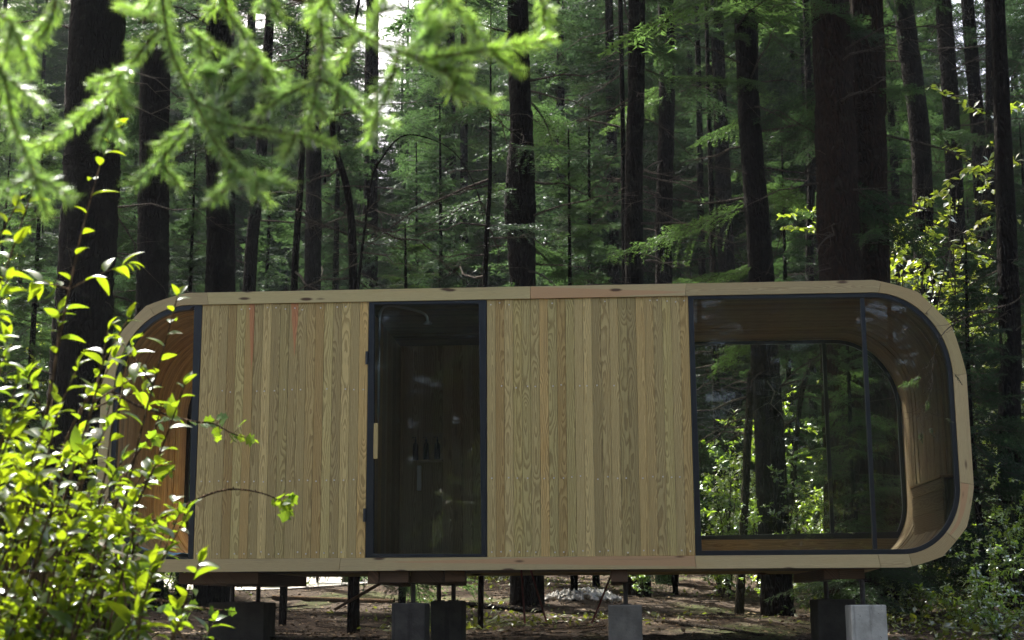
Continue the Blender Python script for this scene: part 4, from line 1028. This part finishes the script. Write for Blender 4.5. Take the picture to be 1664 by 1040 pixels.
# stump and gravel heap
Ys = gy(572, 948); p = at(572, 948, Ys); tm, _, _ = trunk_mesh('stump', np.array([[0, 0, -.1], [0, 0, .2], [.03, 0, .5]]), [.22, .15, .13], 14, 3, .1, 'barkmoss', .06)
o = link('stump', tm, None, (p[0], p[1], gz(p[0], p[1]))); tag(o, 'mossy tree stump on the sunlit ground behind the cabin', 'stump')
def heap(px, py, hw, hh, m, label, name, cat, seed):
    r2 = np.random.default_rng(seed); Y = gy(px, py); p = at(px, py, Y); nn = 260; a = r2.random(nn) * 6.28; q = np.sqrt(r2.random(nn))
    Vs, Fs, o_ = [], [], 0
    oc = np.array([(1, 0, 0), (-1, 0, 0), (0, 1, 0), (0, -1, 0), (0, 0, 1), (0, 0, -1)], float); fo = np.array([(0, 2, 4), (2, 1, 4), (1, 3, 4), (3, 0, 4), (2, 0, 5), (1, 2, 5), (3, 1, 5), (0, 3, 5)])
    for i_ in range(nn):
        c = np.array([math.cos(a[i_]) * q[i_] * hw, math.sin(a[i_]) * q[i_] * hw * .8, hh * (1 - q[i_] ** 2) * r2.uniform(.4, 1)])
        Vs.append(oc * r2.uniform(.02, .06, (6, 3)) + r2.normal(0, .008, (6, 3)) + c); Fs.append(fo + o_); o_ += 6
    o = link(name, mesh_np(name, np.concatenate(Vs), np.concatenate(Fs), m), None, (p[0], p[1], gz(p[0], p[1]))); tag(o, label, cat, kind='stuff')
heap(945, 975, .55, .16, M['ash'], 'low heap of pale stones on the ground behind the narrow pier', 'stone_heap', 'stones', 5)
print('ground done')

# ------------------------------------------------------------------ leafy bush close to the camera, left
def bush():
    r = np.random.default_rng(21); base = np.array([-1.15, 4.1, float(gz(-1.15, 4.1))])
    e = empty('leafy_bush', base, 0, 'big leafy bush with shiny sunlit leaves hiding the left end of the cabin', 'bush')
    tips = [(185, 205, 4.4), (60, 300, 4.0), (20, 330, 3.9), (10, 450, 3.9), (290, 487, 4.5), (205, 520, 4.4), (300, 625, 4.5),
            (120, 600, 4.2), (50, 620, 3.9), (20, 690, 3.9), (80, 680, 3.9), (170, 690, 4.2), (110, 740, 4.0), (200, 745, 4.2), (305, 830, 4.4), (60, 800, 3.9), (140, 800, 4.1),
            (220, 820, 4.2), (180, 870, 3.9), (110, 860, 3.9), (30, 870, 3.9), (330, 915, 4.0), (250, 930, 3.9), (160, 930, 3.9), (90, 950, 3.9), (20, 950, 3.9), (300, 985, 4.1), (345, 1000, 4.5), (220, 1000, 3.9), (100, 1010, 3.9), (40, 1020, 3.9),
            (140, 650, 4.5), (40, 740, 4.4), (165, 770, 4.6), (90, 900, 4.4), (200, 900, 4.6), (10, 560, 4.3), (190, 840, 4.7), (60, 980, 4.4), (185, 585, 4.9), (170, 540, 4.8), (215, 560, 4.7), (150, 720, 4.9), (180, 960, 4.6), (40, 660, 4.6), (90, 760, 4.7), (130, 930, 3.9), (50, 1010, 3.9), (150, 800, 4.5), (240, 850, 4.5), (190, 780, 4.3), (120, 820, 4.5), (70, 700, 4.3), (30, 620, 4.2), (210, 930, 4.4), (270, 900, 4.4), (60, 870, 4.2), (130, 700, 4.7), (20, 780, 4.1), (90, 640, 4.5), (230, 980, 4.3), (160, 1000, 4.2), (290, 840, 4.8), (180, 660, 4.8), (240, 760, 4.8)]
    Tm, Lf = [], []
    stems = []
    for k in range(9):
        x = -1.5 + .1 * k + r.normal(0, .08); yb = 3.7 + r.random() * .9
        stems.append((np.array([x, yb, float(gz(x, yb)) - .03])))
    for (tx, ty, Y) in tips:
        tip = at(tx, ty, Y); s = stems[int(np.argmin([abs(q[0] - (tip[0] - .25)) + .6 * abs(q[1] - tip[1]) + r.random() * .3 for q in stems]))]
        t = np.linspace(0, 1, 14)[:, None]; mid = np.array([s[0] * .6 + tip[0] * .4 - .12, (s[1] + tip[1]) / 2, s[2] * .35 + tip[2] * .65 + .02])
        p = (1 - t) ** 2 * s + 2 * t * (1 - t) * mid + t ** 2 * tip + r.normal(0, .008, (14, 3)) * t
        Tm.append((p, np.linspace(.009, .002, 14)))
        Lf.append((p[8:], 12))
        for j in range(4):
            q = int(r.integers(6, 12)); d = nrm(nrm(tip - s) * .8 + r.normal(0, .8, 3)); l = r.uniform(.12, .3); t2 = np.linspace(0, 1, 5)[:, None]
            b = p[q] + d * l * t2 - np.array([0, 0, .1 * l]) * t2 ** 2; Tm.append((b, np.linspace(.0035, .0015, 5))); Lf.append((b, 7))
    P, D, Nn, S = [], [], [], []
    for (pl, m) in Lf:
        T = nrm(pl[-1] - pl[0]); side = nrm(np.cross(T, r.normal(0, 1, 3)))
        for j in range(m):
            u = ((j + .6) / m) ** .55 * (len(pl) - 1); i = min(int(u), len(pl) - 2); b = pl[i] + (pl[i + 1] - pl[i]) * (u - i)
            a = j * 2.4; s2 = side * math.cos(a) + np.cross(T, side) * math.sin(a)
            D.append(nrm(T * .7 + s2 * r.uniform(.6, 1.1) + [0, 0, -.12])); Nn.append(nrm(np.array([0, 0, 1.]) + r.normal(0, .38, 3) + T * -.2)); P.append(b); S.append(r.choice([r.uniform(.03, .05), r.uniform(.055, .085)]) * (1.05 - .3 * (j == m - 1)))
        for q in range(2): D.append(nrm(T + r.normal(0, .3, 3))); Nn.append(nrm(np.array([0, 0, 1.]) + r.normal(0, .4, 3))); P.append(pl[-1]); S.append(.05)
    V, Fq = place(LT[0], LT[1], np.array(P), np.array(D), np.array(Nn), np.array(S)); link('leaves', mesh_np('leaves', V - base, Fq, M['leaf'], True), e)
    v, f = tubes(Tm, 6); link('stems', mesh_np('stems', v - base, f, M['shoot'], True), e)
    print('bush leaves', len(P))
bush()
# two lobed-leaf twigs reaching right in front of the cladding: one slender shrub
LOB_V = []; 
def lobed():
    v = [(0, 0, 0), (.5, 0, -.03)]; out = [(.05, -.18), (.25, -.5), (.4, -.3), (.62, -.55), (.72, -.28), (1., 0), (.72, .28), (.62, .55), (.4, .3), (.25, .5), (.05, .18)]
    for a, b in out: v.append((a, b, .06 * abs(b) * 2 - .12 * a * a))
    f = [(1, 2 + i, 3 + i) for i in range(len(out) - 1)] + [(1, 0, 2), (1, 12, 0)]; return np.array(v), np.array(f)
def lob_shrub():
    r = np.random.default_rng(9); b0 = np.array([-1.75, 5.6, float(gz(-1.75, 5.6))]); e = empty('lobed_leaf_shrub', b0, 0, 'slender shrub with small lobed leaves whose long pinkish twigs reach across the left cladding', 'shrub')
    T, P, D, Nn, S = [], [], [], [], []
    defs = [([(60, 1000, 5.4), (80, 800, 5.4), (150, 640, 5.4), (230, 662, 5.4), (310, 684, 5.4), (345, 688, 5.4), (375, 703, 5.4), (398, 711, 5.4)], (.50, 1.0), 22),
            ([(90, 1000, 5.3), (150, 880, 5.3), (240, 850, 5.3), (300, 822, 5.3), (340, 803, 5.3), (378, 795, 5.3), (420, 800, 5.3), (452, 812, 5.3), (470, 824, 5.3)], (.87, 1.0), 12),
            ([(100, 1010, 5.2), (160, 900, 5.2), (210, 760, 5.2), (250, 700, 5.2), (262, 655, 5.2)], (.5, 1.), 12),
            ([(110, 1010, 5.2), (170, 980, 5.2), (250, 975, 5.2), (310, 985, 5.2), (383, 994, 5.2)], (.55, 1.), 10),
            ([(100, 1000, 5.3), (150, 900, 5.3), (230, 790, 5.3), (260, 758, 5.3), (284, 765, 5.3)], (.6, 1.), 12)]
    for (pt, (a0, a1), m) in defs:
        pl = spline(np.vstack([[b0 + r.normal(0, .03, 3)], [at(*q) for q in pt]]), 40); T.append((pl, np.linspace(.008, .0018, 40)))
        for j in range(m):
            u = (a0 + (a1 - a0) * (j + r.random() * .7) / m) * 39; i = min(int(u), 38); b = pl[i]; Tn = nrm(pl[min(i + 1, 39)] - pl[i - 1]); d = nrm(Tn * .5 + r.normal(0, .7, 3) + [0, 0, -.3])
            l = r.uniform(.01, .035); T.append((np.array([b, b + d * l * .5, b + d * l]), [.0012] * 3))
            P.append(b + d * l); D.append(nrm(d + [0, 0, -.1])); Nn.append(nrm(r.normal(0, .6, 3) + [0, -.5, .7])); S.append(r.uniform(.03, .052))
        for j in range(14):
            u = r.integers(12, 38); b = pl[u]; d = nrm(r.normal(0, 1, 3) + [0, 0, .6]); T.append((np.array([b, b + d * .006, b + d * .012]), [.0022, .0018, .0008]))
    V, Fq = place(*lobed(), np.array(P), np.array(D), np.array(Nn), np.array(S)); link('leaves', mesh_np('leaves', V - b0, Fq, M['leaf']), e)
    v, f = tubes(T, 6); link('twigs', mesh_np('twigs', v - b0, f, M['shoot'], True), e)
lob_shrub()

# thin half bare branch hanging before the right end of the big window
def thin_branch():
    r = np.random.default_rng(4); Y = 12.2; b = at(1760, 640, Y); b0 = np.array([b[0], b[1] + .3, float(gz(b[0], b[1]))])
    e = empty('fir_sapling', b0, 0, 'spindly sapling at the right whose thin branch hangs before the rounded window corner', 'tree')
    tm, _, _ = trunk_mesh('trunk', np.array([[0, 0, -.1], [.03, 0, 1.5], [0, 0, 3.3]]), [.03, .02, .008], 8, 3, .03, 'bark', .1); link('trunk', tm, e)
    T = []
    main = spline(np.vstack([[b0 + [0, 0, 1.9]], [at(x, y, Y) for x, y in ((1700, 480), (1640, 495), (1590, 508), (1545, 530), (1522, 560), (1515, 600), (1512, 640), (1490, 680))]]), 40)
    T.append((main, np.linspace(.008, .0015, 40)))
    B = []
    for k in range(22):
        i = int(r.integers(10, 39)); d = nrm(np.array([r.uniform(-1, .6), r.normal(0, .3), r.uniform(-1, .2)])); l = r.uniform(.08, .34); t = np.linspace(0, 1, 6)[:, None]
        p = main[i] + d * l * t + r.normal(0, .01, (6, 3)); T.append((p, np.linspace(.002, .0008, 6)))
        if k % 3 == 0: B.append(('fine1', k % 3, p[-2] - b0, (d[0], d[1], d[2] - .2), .14, 0.))
    B.append(('fine1', 1, at(1500, 612, Y) - b0, (-1, 0, -.35), .3, .4)); T.append((np.array([at(1515, 600, Y), at(1508, 606, Y), at(1500, 612, Y)]), [.0015] * 3))
    v, f = tubes([(p - b0, q) for p, q in T], 5); link('branches', mesh_np('branches', v, f, M['twig'], True), e)
    link('needles', crown_mesh('needles', B, nmat), e)
thin_branch()

# ------------------------------------------------------------------ spruce close to the camera, upper left
def near_spruce():
    r = np.random.default_rng(31); tx, ty = -1.75, 2.9; b0 = np.array([tx, ty, float(gz(tx, ty))])
    e = empty('spruce_tree', b0, 0, 'spruce close to the camera whose blurred bright green boughs hang into the upper left', 'tree')
    tm, _, _ = trunk_mesh('trunk', np.array([[0, 0, -.1], [.02, 0, 2.], [0, .03, 4.8]]), [.075, .055, .02], 12, 8, .05, 'bark', .1); link('trunk', tm, e)
    D0 = 2.45
    tw = [ # (pixel points, start distance, end distance)
     ([(262, -60), (266, 20), (278, 80), (300, 130), (320, 170), (340, 210), (362, 250), (395, 290), (440, 335)], 2.5, 2.35),
     ([(258, 45), (225, 90), (185, 145), (150, 175), (100, 215), (45, 245)], 2.5, 2.55),
     ([(170, 160), (182, 200), (198, 240)], 2.5, 2.5), ([(215, 105), (190, 130), (205, 175)], 2.48, 2.4),
     ([(300, 130), (330, 118), (365, 105), (400, 75)], 2.46, 2.5), ([(318, 190), (290, 225), (255, 262), (208, 303)], 2.44, 2.4),
     ([(262, 262), (278, 285), (292, 308)], 2.42, 2.4), ([(325, 195), (380, 205), (440, 215), (495, 222), (545, 240)], 2.44, 2.38),
     ([(480, 220), (470, 245), (458, 262)], 2.4, 2.36), ([(382, 280), (368, 305), (345, 328)], 2.38, 2.34), ([(395, 285), (430, 288), (472, 298)], 2.38, 2.3),
     ([(345, 205), (352, 170), (340, 130), (332, 105)], 2.44, 2.5), ([(255, 25), (225, 15), (195, 10)], 2.5, 2.6),
     ([(365, -50), (368, 15), (390, 50), (415, 90), (440, 125), (455, 150)], 2.6, 2.5), ([(300, 40), (335, 70), (372, 92), (420, 108), (470, 125)], 2.55, 2.5),
     ([(420, 95), (400, 130), (380, 160)], 2.5, 2.45), ([(515, -50), (522, 40), (520, 100), (512, 150), (500, 205)], 2.5, 2.42),
     ([(515, -40), (540, 15), (575, 45), (620, 72), (665, 88), (715, 112), (760, 140), (808, 168)], 2.3, 2.2),
     ([(672, 92), (720, 92), (770, 86), (830, 76), (900, 66)], 2.25, 2.15), ([(690, -40), (730, 5), (760, 35), (778, 68)], 2.3, 2.2), ([(660, 85), (690, 55), (730, 20)], 2.26, 2.3),
     ([(645, 85), (635, 130), (615, 180), (600, 235)], 2.27, 2.25), ([(520, 130), (560, 150), (598, 190), (645, 205)], 2.45, 2.4), ([(515, 130), (470, 150), (432, 178), (415, 190)], 2.45, 2.4),
     ([(745, 125), (735, 150), (760, 160)], 2.22, 2.2), ([(800, 80), (820, 100), (845, 118)], 2.18, 2.15), ([(600, 60), (615, 20), (640, -20)], 2.3, 2.3),
     ([(-20, 60), (8, 130), (22, 200), (45, 255), (60, 305), (78, 350)], 2.1, 2.1), ([(50, 285), (85, 298), (120, 318)], 2.1, 2.1), ([(50, 285), (20, 305), (-10, 318)], 2.1, 2.1),
     ([(-10, 10), (18, 35), (35, 70), (52, 120)], 2.0, 2.0), ([(430, -40), (440, 10), (455, 45)], 2.6, 2.55), ([(590, 55), (560, 90), (545, 110)], 2.3, 2.3), ([(5, 120), (40, 150), (70, 175)], 2.1, 2.15),
     ([(90, -30), (85, 30), (60, 70)], 2.4, 2.4), ([(690, 90), (700, 45), (690, 5)], 2.26, 2.3), ([(860, -40), (880, 5), (900, 20)], 2.4, 2.4)]
    P, D, Nn, S, T = [], [], [], [], []
    lines = []
    for (pt, ya, yb) in tw:
        pl = np.array([at(x, y, ya + (yb - ya) * i / (len(pt) - 1)) for i, (x, y) in enumerate(pt)]); pl = spline(pl, 30); lines.append(pl)
        L = np.linalg.norm(np.diff(pl, axis=0), axis=1).sum(); q = .05; sg = 1
        while q < L - .03:         # short side twiglets lying in the plane of the spray
            i = int(q / L * 29); T0 = nrm(pl[min(i + 1, 29)] - pl[max(i - 1, 0)]); sd = nrm(np.cross(T0, [0, -.8, .6])) * sg
            d = nrm(T0 * .8 + sd * .75 + r.normal(0, .12, 3)); l = r.uniform(.03, .07) * (1.1 - .5 * q / L); t = np.linspace(0, 1, 30)[:, None]
            lines.append(pl[i] + d * l * t + np.array([0, 0, -.15 * l]) * t ** 2); q += r.uniform(.14, .3); sg = -sg
    for pl in lines:
        pt = [0] * 4; pl = pl + np.cumsum(r.normal(0, .0004, (30, 3)), 0)
        T.append((pl, np.linspace(.0034 if len(pt) > 5 else .0028, .0012, 30))); dd = np.linalg.norm(np.diff(pl, axis=0), axis=1); L = dd.sum(); m = int(L / .00042); q = np.r_[0, np.cumsum(dd)]
        x = np.sort(r.random(m)) * L; pp = np.stack([np.interp(x, q, pl[:, c]) for c in range(3)], 1); i = np.clip(np.searchsorted(q, x) - 1, 0, 28); Tn = nrm(pl[i + 1] - pl[i])
        up = np.array([0, 0, 1.]); side = nrm(np.cross(Tn, up)); nn = np.cross(side, Tn)
        ph = r.random(m) * 6.28; rad = side * np.cos(ph)[:, None] * 1.15 + nn * np.sin(ph)[:, None] * .45
        taper = np.clip((L - x) / .012, .55, 1)
        D.append(nrm(Tn * r.uniform(.35, .8, (m, 1)) + rad)); P.append(pp); Nn.append(nrm(up + r.normal(0, .5, (m, 3)))); S.append(r.uniform(.021, .033, m) * taper)
    # limbs that carry the twigs, from the trunk
    limbs = [([(tx, ty, 3.35), (-1.2, 2.75, 3.25), at(262, -60, 2.5)], .014), ([(tx, ty, 3.2), (-1.3, 2.7, 3.1), (-.9, 2.65, 3.05), at(365, -50, 2.6)], .013), ([(tx, ty, 3.5), (-1., 2.65, 3.4), at(430, -40, 2.6), at(515, -40, 2.45), at(600, -70, 2.35), at(690, -40, 2.3), at(860, -40, 2.4)], .016),
             ([(tx, ty, 2.9), (-1.3, 2.5, 3.0), at(-20, 60, 2.1)], .01), ([(tx, ty, 3.1), (-1.3, 2.5, 3.0), at(-10, 10, 2.0)], .009), ([(tx, ty, 3.15), (-1.3, 2.6, 3.1), at(90, -30, 2.4)], .009)]
    for pl, rd in limbs: q = spline(np.array(pl), 30); T.append((q, np.linspace(rd, .0035, 30)))
    nv = np.array([(0, -.02, 0), (.5, -.028, .03), (1, 0, .02), (.5, .028, .03), (0, .02, 0)]); nf = np.array([[0, 1, 3, 4]]); nf3 = np.array([[1, 2, 3]])
    P, D, Nn, S = map(np.concatenate, (P, D, Nn, S))
    V, Fq = place(nv, nf, P, D, Nn, S); F3 = nf3[None] + (np.arange(len(P)) * 5)[:, None, None]
    link('needles', mesh_np('needles', V - b0, [Fq, F3.reshape(-1, 3)], M['spruce']), e)
    v, f = tubes([(p - b0, q) for p, q in T], 6); link('branches', mesh_np('branches', v, f, M['shoot'], True), e)
    print('spruce needles', len(P))
near_spruce()
print('verts', sum(len(m.vertices) for m in bpy.data.meshes))

# ------------------------------------------------------------------ haze
def haze():
    n = N('thin forest haze'); n.t.links.new(n.n('VolumePrincipled', {'Color': (.80, .90, 1., 1), 'Density': .0002, 'Anisotropy': .1}).outputs[0], n.out.inputs['Volume'])
    g = np.array([(x, y, z) for z in (-40, 45) for x, y in ((-190, -60), (190, -60), (190, 190), (-190, 190))], float)
    o = link('haze', mesh_np('haze', g, np.array([[0, 3, 2, 1], [4, 5, 6, 7], [0, 1, 5, 4], [1, 2, 6, 5], [2, 3, 7, 6], [3, 0, 4, 7]]), n.m)); tag(o, 'faint bluish haze between the trees', kind='stuff')
haze()
